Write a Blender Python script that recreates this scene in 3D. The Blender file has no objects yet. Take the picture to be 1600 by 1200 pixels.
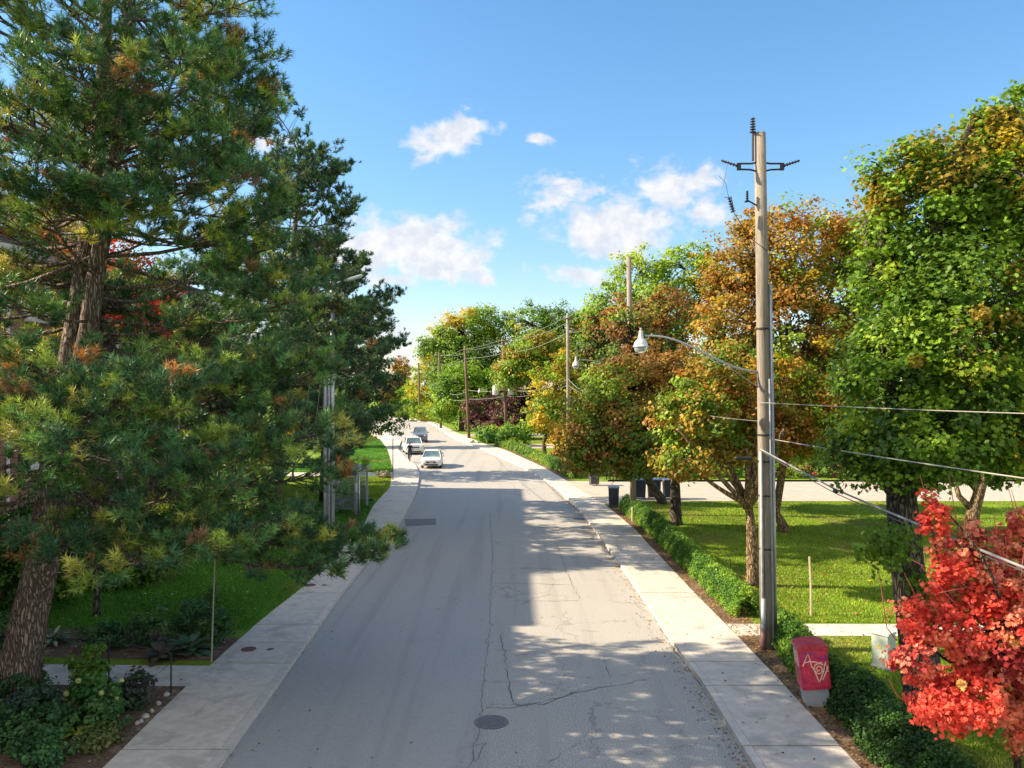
import bpy, math, random
import numpy as np
from mathutils import Vector, Matrix
SC = bpy.context.scene
COL = SC.collection
R = math.radians
F, H, CX, HY = 1300.0, 7.0, 800.0, 605.0      # photo focal length in px, camera height, vanishing column, horizon row
# ------------------------------------------------------------------ camera
cam = bpy.data.cameras.new('camera'); co = bpy.data.objects.new('camera', cam); COL.objects.link(co)
cam.sensor_width = 36; cam.lens = F/1600*36; cam.clip_end = 5000; cam.clip_start = 0.1
co.location = (0, 0, H); co.rotation_euler = (R(90) + math.atan(5/F), 0, 0)
SC.camera = co
# ------------------------------------------------------------------ sun and sky
EL = R(33); SD = Vector((-math.cos(EL)*0.997, math.cos(EL)*0.08, math.sin(EL))).normalized()
sun = bpy.data.lights.new('sun', 'SUN'); so = bpy.data.objects.new('sun', sun); COL.objects.link(so)
sun.energy = 4.9; sun.angle = R(0.53); sun.color = (1.0, 0.82, 0.58)
so.rotation_euler = SD.to_track_quat('Z', 'Y').to_euler(); so.location = (-60, 20, 60)
W = bpy.data.worlds.new('World'); SC.world = W; W.use_nodes = True
SC.view_settings.view_transform = 'Standard'; SC.view_settings.look = 'None'
SC.view_settings.exposure = 1.2; SC.view_settings.gamma = 1; SC.view_settings.use_curve_mapping = False
try:
    SC.cycles.max_bounces = 6; SC.cycles.diffuse_bounces = 3; SC.cycles.transmission_bounces = 4; SC.cycles.transparent_max_bounces = 8
    SC.cycles.caustics_reflective = False; SC.cycles.caustics_refractive = False
except Exception: pass

class NT:
    """tiny node-tree helper"""
    def __init__(s, tree): s.t = tree; s.n = tree.nodes; s.l = tree.links
    def new(s, typ, **kw):
        nd = s.n.new(typ)
        for k, v in kw.items():
            if k.startswith('i_'):
                key = k[2:].replace('_', ' ')
                nd.inputs[key if key in nd.inputs else int(key)].default_value = v
            else: setattr(nd, k, v)
        return nd
    def link(s, a, b): s.l.new(a, b)
    def m(s, op, a, b=None, c=None, clamp=False):
        nd = s.n.new('ShaderNodeMath'); nd.operation = op; nd.use_clamp = clamp
        for i, x in enumerate((a, b, c)):
            if x is None: continue
            if isinstance(x, (int, float)): nd.inputs[i].default_value = x
            else: s.l.new(x, nd.inputs[i])
        return nd.outputs[0]
    def vm(s, op, a, b=None):
        nd = s.n.new('ShaderNodeVectorMath'); nd.operation = op
        for i, x in enumerate((a, b)):
            if x is None: continue
            if isinstance(x, (tuple, list)): nd.inputs[i].default_value = x
            else: s.l.new(x, nd.inputs[i])
        return nd
    def mix(s, f, a, b, typ='MIX'):
        nd = s.n.new('ShaderNodeMix'); nd.data_type = 'RGBA'; nd.blend_type = typ
        for k, x in ((0, f), (6, a), (7, b)):
            if isinstance(x, (int, float)): nd.inputs[k].default_value = x
            elif isinstance(x, (tuple, list)): nd.inputs[k].default_value = tuple(x) if len(x) == 4 else (*x, 1)
            else: s.l.new(x, nd.inputs[k])
        return nd.outputs[2]
    def noise(s, vec, scale, detail=4, rough=0.55, dist=0):
        nd = s.n.new('ShaderNodeTexNoise'); nd.inputs['Scale'].default_value = scale
        nd.inputs['Detail'].default_value = detail; nd.inputs['Roughness'].default_value = rough
        nd.inputs['Distortion'].default_value = dist
        if vec is not None: s.l.new(vec, nd.inputs['Vector'])
        return nd
    def ss(s, x, a, b):
        nd = s.n.new('ShaderNodeMapRange'); nd.interpolation_type = 'SMOOTHSTEP'
        s.l.new(x, nd.inputs[0]); nd.inputs[1].default_value = a; nd.inputs[2].default_value = b
        return nd.outputs[0]

w = NT(W.node_tree); w.n.clear()
sky = w.new('ShaderNodeTexSky'); sky.sky_type = 'NISHITA'; sky.sun_disc = False
sky.sun_elevation = EL; sky.sun_rotation = math.atan2(SD.x, SD.y); sky.air_density = 1.0; sky.dust_density = 0.35; sky.ozone_density = 1.6
tc = w.new('ShaderNodeTexCoord')
sep = w.new('ShaderNodeSeparateXYZ'); w.link(tc.outputs['Generated'], sep.inputs[0])
yy = w.m('MAXIMUM', sep.outputs[1], 0.02)
uu = w.m('DIVIDE', sep.outputs[0], yy); vv = w.m('DIVIDE', sep.outputs[2], yy)
uv = w.new('ShaderNodeCombineXYZ'); w.link(uu, uv.inputs[0]); w.link(vv, uv.inputs[1])
wob = w.noise(uv.outputs[0], 14, 4, 0.6)
wv = w.vm('SUBTRACT', wob.outputs['Color'], (0.5, 0.5, 0.5)); wv2 = w.vm('MULTIPLY', wv.outputs[0], (0.09, 0.06, 0))
uvw = w.vm('ADD', uv.outputs[0], wv2.outputs[0])
best = None
for (px, py, rx, ry, k) in [(632, 380, 125, 52, 1), (585, 390, 60, 45, .9), (695, 412, 62, 32, 1), (750, 433, 26, 14, .7), (704, 208, 62, 32, .8), (672, 238, 24, 15, .55),
        (835, 218, 24, 11, .5), (955, 350, 105, 42, .95), (985, 375, 60, 34, .8), (890, 290, 60, 20, .7), (860, 310, 40, 16, .55), (1035, 290, 55, 42, .85), (1085, 280, 50, 26, .6), (1105, 328, 45, 30, .7),
        (912, 428, 66, 20, .65), (605, 518, 38, 18, .8), (808, 424, 12, 12, .4), (635, 560, 40, 22, .5), (615, 436, 40, 20, .6), (700, 560, 260, 60, .22), (410, 218, 40, 14, .6)]:
    d = w.vm('SUBTRACT', uvw.outputs[0], ((px-CX)/F, (HY-py)/F, 0))
    d = w.vm('MULTIPLY', d.outputs[0], (F/rx/1.06, F/ry/1.06, 0))
    ln = w.vm('LENGTH', d.outputs[0]).outputs['Value']
    v = w.m('MULTIPLY', w.m('SUBTRACT', 1.25, ln), k)
    best = v if best is None else w.m('MAXIMUM', best, v)
stretch = w.vm('MULTIPLY', uv.outputs[0], (1.0, 1.5, 1))
fb = w.noise(stretch.outputs[0], 26, 7, 0.62, 0.25)
dens = w.m('ADD', best, w.m('MULTIPLY', w.m('SUBTRACT', fb.outputs['Fac'], 0.5), 1.9))
mask = w.ss(dens, 0.05, 0.72)
mask = w.m('MULTIPLY', mask, w.ss(sep.outputs[1], 0.05, 0.3))
hs = w.new('ShaderNodeHueSaturation'); hs.inputs['Saturation'].default_value = 1.22; hs.inputs['Value'].default_value = 1.0; hs.inputs['Hue'].default_value = 0.494
w.link(sky.outputs[0], hs.inputs['Color'])
fb2 = w.noise(uv.outputs[0], 40, 4, 0.6)
shade = w.mix(w.ss(fb2.outputs['Fac'], 0.35, 0.65), (2.9, 3.0, 3.3, 1), (3.7, 3.65, 3.65, 1))
elev = w.ss(sep.outputs[2], -0.02, 0.42)
tone = w.mix(elev, (0.74, 0.70, 0.74, 1), (0.84, 0.86, 0.88, 1)); blue = w.mix(1.0, hs.outputs[0], tone, 'MULTIPLY')
skyc = w.mix(w.m('MULTIPLY', mask, 0.93), blue, shade)
# unseen broken white cloud, added behind the viewer to lift the fill light
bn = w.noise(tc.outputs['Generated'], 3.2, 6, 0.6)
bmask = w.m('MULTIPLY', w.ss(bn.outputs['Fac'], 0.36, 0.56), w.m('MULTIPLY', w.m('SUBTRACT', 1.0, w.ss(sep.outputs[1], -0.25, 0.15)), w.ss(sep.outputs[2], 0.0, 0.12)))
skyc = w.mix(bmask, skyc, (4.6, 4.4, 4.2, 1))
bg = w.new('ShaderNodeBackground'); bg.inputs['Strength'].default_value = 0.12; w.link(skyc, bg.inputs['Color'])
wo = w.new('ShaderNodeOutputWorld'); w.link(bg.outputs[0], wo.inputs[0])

# ------------------------------------------------------------------ helpers
def G(px, py, z=0.0):
    """world point on the level plane z seen at a photo pixel"""
    Y = F*(H-z)/(py-HY); return Vector(((px-CX)/F*Y, Y, z))
def P(px, py, Y):
    return Vector(((px-CX)/F*Y, Y, H+(HY-py)/F*Y))
def tag(o, label=None, cat=None, group=None, kind=None):
    if label: o['label'] = label
    if cat: o['category'] = cat
    if group: o['group'] = group
    if kind: o['kind'] = kind
    return o
def thing(name, label, cat, loc=(0, 0, 0), group=None, rz=0):
    o = bpy.data.objects.new(name, None); COL.objects.link(o); o.location = loc; o.rotation_euler = (0, 0, rz); o.empty_display_size = 0.3
    return tag(o, label, cat, group)
def copy_tree(o, parent=None):
    c = o.copy(); COL.objects.link(c); c.parent = parent
    for ch in list(o.children): copy_tree(ch, c)
    return c
def link_mesh(name, me, mat, parent=None, smooth=False):
    o = bpy.data.objects.new(name, me); COL.objects.link(o)
    if mat: me.materials.append(mat)
    if parent is not None: o.parent = parent
    if smooth: me.polygons.foreach_set('use_smooth', np.ones(len(me.polygons), bool))
    return o
def np_mesh(name, V, loops, starts, totals, col=None):
    me = bpy.data.meshes.new(name)
    me.vertices.add(len(V)); me.vertices.foreach_set('co', np.ascontiguousarray(V, np.float32).ravel())
    me.loops.add(len(loops)); me.loops.foreach_set('vertex_index', loops.astype(np.int32))
    me.polygons.add(len(starts)); me.polygons.foreach_set('loop_start', starts.astype(np.int32))
    try: me.polygons.foreach_set('loop_total', totals.astype(np.int32))
    except Exception: pass
    me.update(calc_edges=True)
    if col is not None:
        a = me.attributes.new('tint', 'FLOAT_COLOR', 'FACE')
        c4 = np.ones((len(starts), 4), np.float32); c4[:, :3] = col
        a.data.foreach_set('color', c4.ravel())
    return me

class MB:
    """collects shapes and links them as ONE mesh object"""
    def __init__(s): s.v = []; s.f = []; s.c = []; s.cc = None
    def add(s, vs, fs, M=None):
        b = len(s.v)
        for p in vs:
            p = Vector(p)
            s.v.append(M @ p if M is not None else p)
        for f in fs: s.f.append([b+i for i in f]); s.c.append(s.cc or (1, 1, 1))
        return s
    def box(s, c, d, rz=0, M=None, taper=1.0, bev=0.0):
        x, y, z = d[0]/2, d[1]/2, d[2]/2
        if bev > 0:
            ring = [(-x+bev, -y), (x-bev, -y), (x, -y+bev), (x, y-bev), (x-bev, y), (-x+bev, y), (-x, y-bev), (-x, -y+bev)]
        else: ring = [(-x, -y), (x, -y), (x, y), (-x, y)]
        n = len(ring); vs = []
        if bev > 0:
            k = 1-bev/max(x, y)
            zs = [(-z, k), (-z+bev, 1), (z-bev, taper), (z, taper*k)]
        else: zs = [(-z, 1), (z, taper)]
        for zz, kk in zs: vs += [(p[0]*kk, p[1]*kk, zz) for p in ring]
        fs = [list(range(n))[::-1], [len(vs)-n+i for i in range(n)]]
        for r in range(len(zs)-1):
            for i in range(n): fs.append([r*n+i, r*n+(i+1) % n, (r+1)*n+(i+1) % n, (r+1)*n+i])
        T = Matrix.Translation(Vector(c)) @ Matrix.Rotation(rz, 4, 'Z')
        if M is not None: T = M @ T
        return s.add(vs, fs, T)
    def tube(s, pts, rad, n=8, cap=True, wob=0.0, seed=0):
        pts = [Vector(p) for p in pts]; rr = rad if isinstance(rad, (list, tuple)) else [rad]*len(pts)
        rg = random.Random(seed); vs = []; u = None
        for i, p in enumerate(pts):
            t = (pts[min(i+1, len(pts)-1)]-pts[max(i-1, 0)])
            if t.length < 1e-9: t = Vector((0, 0, 1))
            t.normalize()
            if u is None:
                u = t.cross(Vector((0, 0, 1)) if abs(t.z) < 0.9 else Vector((1, 0, 0))).normalized()
            else: u = (u-t*u.dot(t)).normalized()
            q = t.cross(u)
            for k in range(n):
                a = 2*math.pi*k/n; r = rr[i]*(1+wob*(rg.random()-.5))
                vs.append(p+u*math.cos(a)*r+q*math.sin(a)*r)
        fs = []
        for i in range(len(pts)-1):
            for k in range(n): fs.append([i*n+k, i*n+(k+1) % n, (i+1)*n+(k+1) % n, (i+1)*n+k])
        if cap: fs += [list(range(n))[::-1], [(len(pts)-1)*n+k for k in range(n)]]
        return s.add(vs, fs)
    def lathe(s, prof, n=20, M=None, c=(0, 0, 0)):
        vs = []
        for r, z in prof:
            for k in range(n):
                a = 2*math.pi*k/n; vs.append((c[0]+r*math.cos(a), c[1]+r*math.sin(a), c[2]+z))
        fs = []
        for i in range(len(prof)-1):
            for k in range(n): fs.append([i*n+k, i*n+(k+1) % n, (i+1)*n+(k+1) % n, (i+1)*n+k])
        fs += [list(range(n))[::-1], [(len(prof)-1)*n+k for k in range(n)]]
        return s.add(vs, fs, M)
    def poly(s, pts): return s.add(pts, [list(range(len(pts)))])
    def prism(s, pts, z0, z1):
        n = len(pts); vs = [(p[0], p[1], z0) for p in pts]+[(p[0], p[1], z1) for p in pts]
        fs = [list(range(n))[::-1], [n+i for i in range(n)]]+[[i, (i+1) % n, n+(i+1) % n, n+i] for i in range(n)]
        return s.add(vs, fs)
    def build(s, name, mat, parent=None, smooth=False, tint=False):
        me = bpy.data.meshes.new(name); me.from_pydata([tuple(p) for p in s.v], [], s.f)
        me.validate(); me.update()
        if tint and len(me.polygons) == len(s.c):
            a = me.attributes.new('tint', 'FLOAT_COLOR', 'FACE')
            a.data.foreach_set('color', np.array([(*c, 1) for c in s.c], np.float32).ravel())
        return link_mesh(name, me, mat, parent, smooth)

# ------------------------------------------------------------------ materials
MATS = {}
def base(name, rough=0.7, spec=0.3, metal=0.0):
    m = bpy.data.materials.new(name); m.use_nodes = True; t = NT(m.node_tree)
    b = t.n['Principled BSDF']; b.inputs['Roughness'].default_value = rough; b.inputs['Metallic'].default_value = metal
    b.inputs['Specular IOR Level'].default_value = spec
    MATS[name] = m
    return m, t, b
def mnoise(name, c1, c2, scale=3.0, rough=0.7, spec=0.3, metal=0.0, bump=0.0, bscale=40, stretch=(1, 1, 1), tint=False, c3=None, obj=True):
    m, t, b = base(name, rough, spec, metal)
    tc = t.new('ShaderNodeTexCoord'); v = t.vm('MULTIPLY', tc.outputs['Object'], stretch).outputs[0]
    n = t.noise(v, scale, 6, 0.6)
    c = t.mix(t.ss(n.outputs['Fac'], 0.3, 0.7), c1, c2)
    if c3 is not None:
        n3 = t.noise(v, scale*0.23, 5, 0.65, 0.4)
        c = t.mix(t.ss(n3.outputs['Fac'], 0.5, 0.68), c, c3)
    if tint:
        a = t.new('ShaderNodeAttribute'); a.attribute_name = 'tint'; c = t.mix(1.0, c, a.outputs['Color'], 'MULTIPLY')
    t.link(c, b.inputs['Base Color'])
    if bump:
        bn = t.noise(v, bscale, 4, 0.6); bp = t.new('ShaderNodeBump'); bp.inputs['Strength'].default_value = bump; bp.inputs['Distance'].default_value = 0.02
        t.link(bn.outputs['Fac'], bp.inputs['Height']); t.link(bp.outputs[0], b.inputs['Normal'])
    return m
def leafmat(name, trans=0.35, rough=0.5, sat=1.0, spec=0.25):
    m = bpy.data.materials.new(name); m.use_nodes = True; t = NT(m.node_tree); t.n.clear()
    a = t.new('ShaderNodeAttribute'); a.attribute_name = 'tint'
    b = t.new('ShaderNodeBsdfPrincipled'); b.inputs['Roughness'].default_value = rough; b.inputs['Specular IOR Level'].default_value = spec
    tr = t.new('ShaderNodeBsdfTranslucent')
    t.link(a.outputs['Color'], b.inputs['Base Color'])
    c2 = t.mix(1.0, a.outputs['Color'], (1.25, 1.15, 0.7, 1), 'MULTIPLY'); t.link(c2, tr.inputs['Color'])
    mx = t.new('ShaderNodeMixShader'); mx.inputs[0].default_value = trans
    t.link(b.outputs[0], mx.inputs[1]); t.link(tr.outputs[0], mx.inputs[2])
    o = t.new('ShaderNodeOutputMaterial'); t.link(mx.outputs[0], o.inputs[0])
    MATS[name] = m
    return m
LEAF = leafmat('leaf', 0.38); NEEDLE = leafmat('needle', 0.16, 0.45, spec=0.35); BLADE = leafmat('blade', 0.3)
def barkmat(name, c1, c2, c3, sc=9.0):
    m, t, b = base(name, 0.9, 0.15)
    tc = t.new('ShaderNodeTexCoord'); v = t.vm('MULTIPLY', tc.outputs['Object'], (1, 1, 0.22)).outputs[0]
    wn = t.noise(v, 5, 3); vv_ = t.vm('MULTIPLY', wn.outputs['Color'], (0.25, 0.25, 0.25)).outputs[0]
    v2 = t.vm('ADD', v, vv_).outputs[0]
    vo = t.new('ShaderNodeTexVoronoi'); vo.feature = 'DISTANCE_TO_EDGE'; vo.inputs['Scale'].default_value = sc; t.link(v2, vo.inputs['Vector'])
    e = t.ss(vo.outputs['Distance'], 0.0, 0.22)
    n = t.noise(v, 14, 6, 0.65)
    c = t.mix(t.ss(n.outputs['Fac'], 0.35, 0.65), c2, c3); c = t.mix(e, c1, c)
    t.link(c, b.inputs['Base Color'])
    bp = t.new('ShaderNodeBump'); bp.inputs['Strength'].default_value = 1.0; bp.inputs['Distance'].default_value = 0.05
    h = t.m('ADD', e, t.m('MULTIPLY', n.outputs['Fac'], 0.5)); t.link(h, bp.inputs['Height']); t.link(bp.outputs[0], b.inputs['Normal'])
    return m
BARK_PINE = barkmat('pine_bark', (0.11, 0.08, 0.065), (0.25, 0.19, 0.155), (0.38, 0.31, 0.26), 17)
BARK = barkmat('grey_bark', (0.04, 0.034, 0.028), (0.13, 0.11, 0.09), (0.2, 0.17, 0.14), 14)
BARK_TAN = barkmat('tan_bark', (0.10, 0.07, 0.04), (0.34, 0.24, 0.14), (0.44, 0.32, 0.2), 16)
POLEW = mnoise('weathered_wood', (0.24, 0.21, 0.17), (0.36, 0.32, 0.27), 8, 0.85, 0.2, stretch=(6, 6, 0.35), bump=0.5, bscale=25, c3=(0.18, 0.15, 0.12))
POLEB = mnoise('brown_wood', (0.13, 0.085, 0.055), (0.2, 0.14, 0.10), 8, 0.85, 0.2, stretch=(6, 6, 0.35), bump=0.4)
STEEL = mnoise('galvanised_steel', (0.42, 0.43, 0.45), (0.56, 0.57, 0.6), 6, 0.42, 0.5, 0.75, stretch=(1, 1, .3))
CONDUIT = mnoise('grey_conduit', (0.30, 0.32, 0.35), (0.42, 0.44, 0.47), 6, 0.5, 0.4)
DARKM = mnoise('dark_metal', (0.02, 0.02, 0.022), (0.035, 0.035, 0.04), 10, 0.5, 0.4)
INSUL = mnoise('dark_porcelain', (0.05, 0.04, 0.045), (0.09, 0.07, 0.075), 10, 0.25, 0.5)
CABLE = mnoise('grey_cable', (0.19, 0.20, 0.21), (0.32, 0.33, 0.34), 3, 0.5, 0.4)
CABLEB = mnoise('black_cable', (0.05, 0.05, 0.055), (0.09, 0.09, 0.1), 3, 0.5, 0.4)
CABLEP = mnoise('pale_cable', (0.32, 0.31, 0.28), (0.42, 0.40, 0.36), 3, 0.5, 0.4)
WHITEM = mnoise('white_enamel', (0.62, 0.64, 0.67), (0.72, 0.74, 0.77), 5, 0.35, 0.5)
def glassmat():
    m, t, b = base('lamp_glass', 0.15, 0.5); b.inputs['Base Color'].default_value = (0.75, 0.78, 0.8, 1); b.inputs['Transmission Weight'].default_value = 0.55; return m
LGLASS = glassmat()
MATS['window_glass'] = mnoise('window_glass', (0.03, 0.04, 0.05), (0.10, 0.13, 0.16), 1.5, 0.06, 0.8)

def asphalt(name, c1, c2, grain, patch, crack=0.0, gsc=160.):
    m, t, b = base(name, 0.9, 0.25)
    tc = t.new('ShaderNodeTexCoord'); v = tc.outputs['Object']
    fine = t.noise(v, gsc, 2, 0.7)
    big = t.noise(t.vm('MULTIPLY', v, (1, 0.3, 1)).outputs[0], 0.55, 6, 0.62, 0.3)
    mid = t.noise(v, 7, 5, 0.65)
    c = t.mix(t.ss(fine.outputs['Fac'], 0.33, 0.67), c1, c2)
    c = t.mix(t.m('MULTIPLY', t.ss(big.outputs['Fac'], 0.4, 0.7), patch), c, (0.44, 0.42, 0.38, 1))
    c = t.mix(t.m('MULTIPLY', t.ss(mid.outputs['Fac'], 0.52, 0.75), 0.35), c, (0.22, 0.218, 0.215, 1))
    lane = t.noise(t.vm('MULTIPLY', v, (1.6, 0.05, 1)).outputs[0], 1.0, 3, 0.5); c = t.mix(t.m('MULTIPLY', t.ss(lane.outputs['Fac'], 0.5, 0.66), 0.28), c, (0.24, 0.237, 0.23, 1))
    st = t.noise(v, 1.1, 4, 0.7, 0.6); c = t.mix(t.m('MULTIPLY', t.ss(st.outputs['Fac'], 0.64, 0.72), 0.35), c, (0.17, 0.167, 0.16, 1))
    if crack:
        vo = t.new('ShaderNodeTexVoronoi'); vo.feature = 'DISTANCE_TO_EDGE'; vo.inputs['Scale'].default_value = 0.42
        wn = t.noise(v, 2.2, 6, 0.7); v2 = t.vm('ADD', v, t.vm('MULTIPLY', wn.outputs['Color'], (1.1, 1.1, 0)).outputs[0]).outputs[0]
        t.link(v2, vo.inputs['Vector'])
        line = t.m('SUBTRACT', 1.0, t.ss(vo.outputs['Distance'], 0.0, 0.016))
        mk = t.noise(v, 0.33, 3); line = t.m('MULTIPLY', line, t.m('MULTIPLY', t.ss(mk.outputs['Fac'], 0.42, 0.55), crack))
        c = t.mix(line, c, (0.08, 0.078, 0.075, 1))
    t.link(c, b.inputs['Base Color'])
    bp = t.new('ShaderNodeBump'); bp.inputs['Strength'].default_value = grain; bp.inputs['Distance'].default_value = 0.01
    t.link(fine.outputs['Fac'], bp.inputs['Height']); t.link(bp.outputs[0], b.inputs['Normal'])
    return m
ROAD_OLD = asphalt('old_asphalt', (0.20, 0.195, 0.188, 1), (0.62, 0.59, 0.54, 1), 0.9, 0.5, 0.4, 38)
ROAD_NEW = asphalt('newer_asphalt', (0.31, 0.305, 0.30, 1), (0.47, 0.46, 0.445, 1), 0.6, 0.4, 0, 60)
CONC = mnoise('concrete', (0.56, 0.515, 0.45), (0.68, 0.63, 0.56), 5, 0.85, 0.2, bump=0.2, bscale=60, tint=True, c3=(0.46, 0.435, 0.39))
KERB = mnoise('kerb_concrete', (0.54, 0.50, 0.45), (0.66, 0.61, 0.55), 4, 0.85, 0.2, bump=0.2, tint=True)
GAP = mnoise('dark_joint', (0.05, 0.047, 0.04), (0.09, 0.08, 0.07), 6, 0.95, 0.1)  # dark bed under the slabs, visible through the open joints
PALEP = mnoise('pale_paving', (0.42, 0.37, 0.31), (0.52, 0.46, 0.39), 2, 0.85, 0.2, c3=(0.42, 0.38, 0.33))
def grassmat():
    m, t, b = base('lawn', 0.9, 0.1)
    tc = t.new('ShaderNodeTexCoord'); v = tc.outputs['Object']
    n1 = t.noise(v, 0.35, 5, 0.6); n2 = t.noise(v, 18, 4, 0.7); n3 = t.noise(v, 2.2, 5, 0.65)
    c = t.mix(t.ss(n2.outputs['Fac'], 0.3, 0.7), (0.09, 0.17, 0.02), (0.22, 0.34, 0.035))
    c = t.mix(t.m('MULTIPLY', t.ss(n1.outputs['Fac'], 0.45, 0.7), 0.5), c, (0.36, 0.40, 0.05))
    c = t.mix(t.m('MULTIPLY', t.ss(n3.outputs['Fac'], 0.58, 0.75), 0.5), c, (0.22, 0.20, 0.07))
    t.link(c, b.inputs['Base Color'])
    bp = t.new('ShaderNodeBump'); bp.inputs['Strength'].default_value = 1; bp.inputs['Distance'].default_value = 0.05
    t.link(n2.outputs['Fac'], bp.inputs['Height']); t.link(bp.outputs[0], b.inputs['Normal'])
    return m
LAWN = grassmat()
SOIL = mnoise('soil', (0.10, 0.065, 0.045), (0.22, 0.15, 0.10), 14, 0.95, 0.1, bump=0.9, bscale=30, c3=(0.30, 0.22, 0.15))
def brickmat():
    m, t, b = base('red_brick', 0.9, 0.15)
    tc = t.new('ShaderNodeTexCoord'); s_ = t.new('ShaderNodeSeparateXYZ'); t.link(tc.outputs['Object'], s_.inputs[0])
    cb = t.new('ShaderNodeCombineXYZ'); t.link(t.m('ADD', s_.outputs[0], s_.outputs[1]), cb.inputs[0]); t.link(s_.outputs[2], cb.inputs[1])
    br = t.new('ShaderNodeTexBrick'); br.inputs['Scale'].default_value = 1; br.inputs['Brick Width'].default_value = 0.22; br.inputs['Row Height'].default_value = 0.075
    br.inputs['Mortar Size'].default_value = 0.008; br.inputs['Color1'].default_value = (0.30, 0.12, 0.085, 1); br.inputs['Color2'].default_value = (0.38, 0.17, 0.12, 1); br.inputs['Mortar'].default_value = (0.4, 0.36, 0.32, 1)
    t.link(cb.outputs[0], br.inputs['Vector']); t.link(br.outputs['Color'], b.inputs['Base Color'])
    return m
BRICK = brickmat()
ROOF = mnoise('roof_shingle', (0.09, 0.085, 0.08), (0.15, 0.14, 0.13), 12, 0.9, 0.2, bump=0.5)
def flat(name, c, rough=0.5, spec=0.4, metal=0.0, v=0.1):
    return mnoise(name, tuple(x*(1-v) for x in c), tuple(min(1, x*(1+v)) for x in c), 6, rough, spec, metal)

# ------------------------------------------------------------------ foliage engine
QUAD = np.array([(0, -.5, 0), (.36, -.05, .08), (0, .5, -.04), (-.36, -.05, .08)])
MAPLE = np.array([(0, -.45, 0), (.22, -.28, .03), (.5, -.22, .1), (.36, .02, .05), (.46, .3, .1), (.16, .2, .02), (0, .55, -.06), (-.16, .2, .02), (-.46, .3, .1), (-.36, .02, .05), (-.5, -.22, .1), (-.22, -.28, .03)])
OVAL = np.array([(0, -.5, 0), (.3, -.25, .05), (.36, .08, .07), (0, .52, -.06), (-.36, .08, .07), (-.3, -.25, .05)])
def unit(v): return v/np.maximum(np.linalg.norm(v, axis=1, keepdims=True), 1e-9)
def leaf_mesh(name, C, N, S, col, tmpl, rg):
    """one mesh of leaves: centres C, normals N, sizes S, face colours col"""
    n = len(C); k = len(tmpl)
    r = unit(rg.normal(size=(n, 3))); A = unit(np.cross(N, r)); B = np.cross(N, A)
    V = C[:, None, :]+S[:, None, None]*(tmpl[None, :, 0, None]*A[:, None, :]+tmpl[None, :, 1, None]*B[:, None, :]+tmpl[None, :, 2, None]*N[:, None, :])
    V = V.reshape(-1, 3); loops = np.arange(n*k); starts = np.arange(n)*k
    return np_mesh(name, V, loops, starts, np.full(n, k), col)
def pick(rg, pal, n):
    cs = np.array([p[:3] for p in pal]); ws = np.array([p[3] for p in pal], float); ws /= ws.sum()
    return cs[rg.choice(len(cs), n, p=ws)]
GD = (.045, .11, .025); GM = (.11, .22, .03); GL = (.22, .38, .035); LI = (.35, .48, .04); YE = (.58, .44, .035); OC = (.34, .235, .04); OR = (.40, .185, .04); RU = (.24, .12, .04); PU = (.085, .035, .04); RE = (.80, .07, .05)
def field_pick(rg, pal, pts, sc):
    # palette entry from a smooth field, so neighbouring clumps share a hue
    k = 1.0/max(.25, sc*2.6); a = pts*k+rg.random(3)*20
    f = np.sin(a[:, 0]*1.3+np.sin(a[:, 1]*1.1)*1.2)+np.sin(a[:, 1]*1.7+a[:, 2]*.9)+np.sin(a[:, 2]*1.9+np.sin(a[:, 0])*1.5)+rg.normal(size=len(pts))*.85
    r_ = np.argsort(np.argsort(f))/max(1, len(f)-1)
    cs = np.array([p[:3] for p in pal]); ws = np.array([p[3] for p in pal], float); cw = np.cumsum(ws/ws.sum())
    return cs[np.minimum(np.searchsorted(cw, r_), len(cs)-1)]
def cluster_leaves(rg, cc, crad, per, size, pal, top_pal=None, zr=None, flat_=0.65, jit=0.22, cen=None, split=0.55):
    """leaves scattered in clumps; returns arrays"""
    n = len(cc); idx = np.repeat(np.arange(n), per); m = len(idx)
    d = unit(rg.normal(size=(m, 3))); rr = rg.random(m)**0.45
    off = d*(rr*np.repeat(crad, per))[:, None]; off[:, 2] *= flat_
    C = cc[idx]+off
    ccol = field_pick(rg, pal, cc, crad.mean())
    if top_pal is not None:
        zt = (cc[:, 2]-zr[0])/(zr[1]-zr[0])+rg.normal(size=n)*0.16
        tcol = field_pick(rg, top_pal, cc+7.7, crad.mean()); mk = zt > split; ccol[mk] = tcol[mk]
    lcol = pick(rg, pal if top_pal is None else pal+top_pal, m)
    col = ccol[idx]*0.84+lcol*0.16
    col = col*(1+rg.normal(size=(m, 1))*jit)
    col = np.clip(col, 0.008, 0.9)
    outw = off/np.maximum(np.linalg.norm(off, axis=1, keepdims=True), 1e-6)
    if cen is not None: outw = outw*0.5+unit(C-cen)*0.6
    N = unit(outw+rg.normal(size=(m, 3))*0.55+np.array([-.12, -.05, .35]))
    S = size*(0.65+0.7*rg.random(m))
    return C, N, S, col
def lobe_clumps(rg, lobes, n, lo=0.5, edge=0.15):
    L = np.array(lobes, float); wt = (L[:, 3]*L[:, 4]+L[:, 3]*L[:, 5]+L[:, 4]*L[:, 5]); wt /= wt.sum()
    out = []; tries = 0
    while len(out) < n and tries < n*30:
        tries += 1
        l = L[rg.choice(len(L), p=wt)]; d = rg.normal(size=3); d /= np.linalg.norm(d)
        rad = (lo+(1-lo)*rg.random()**0.6)*(1+edge*rg.normal())
        p = l[:3]+d*l[3:6]*rad
        q = (p[None]-L[:, :3])/L[:, 3:6]; dm = np.sqrt((q**2).sum(1)).min()
        if dm < lo*0.9: continue
        out.append(p)
    return np.array(out)
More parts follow.
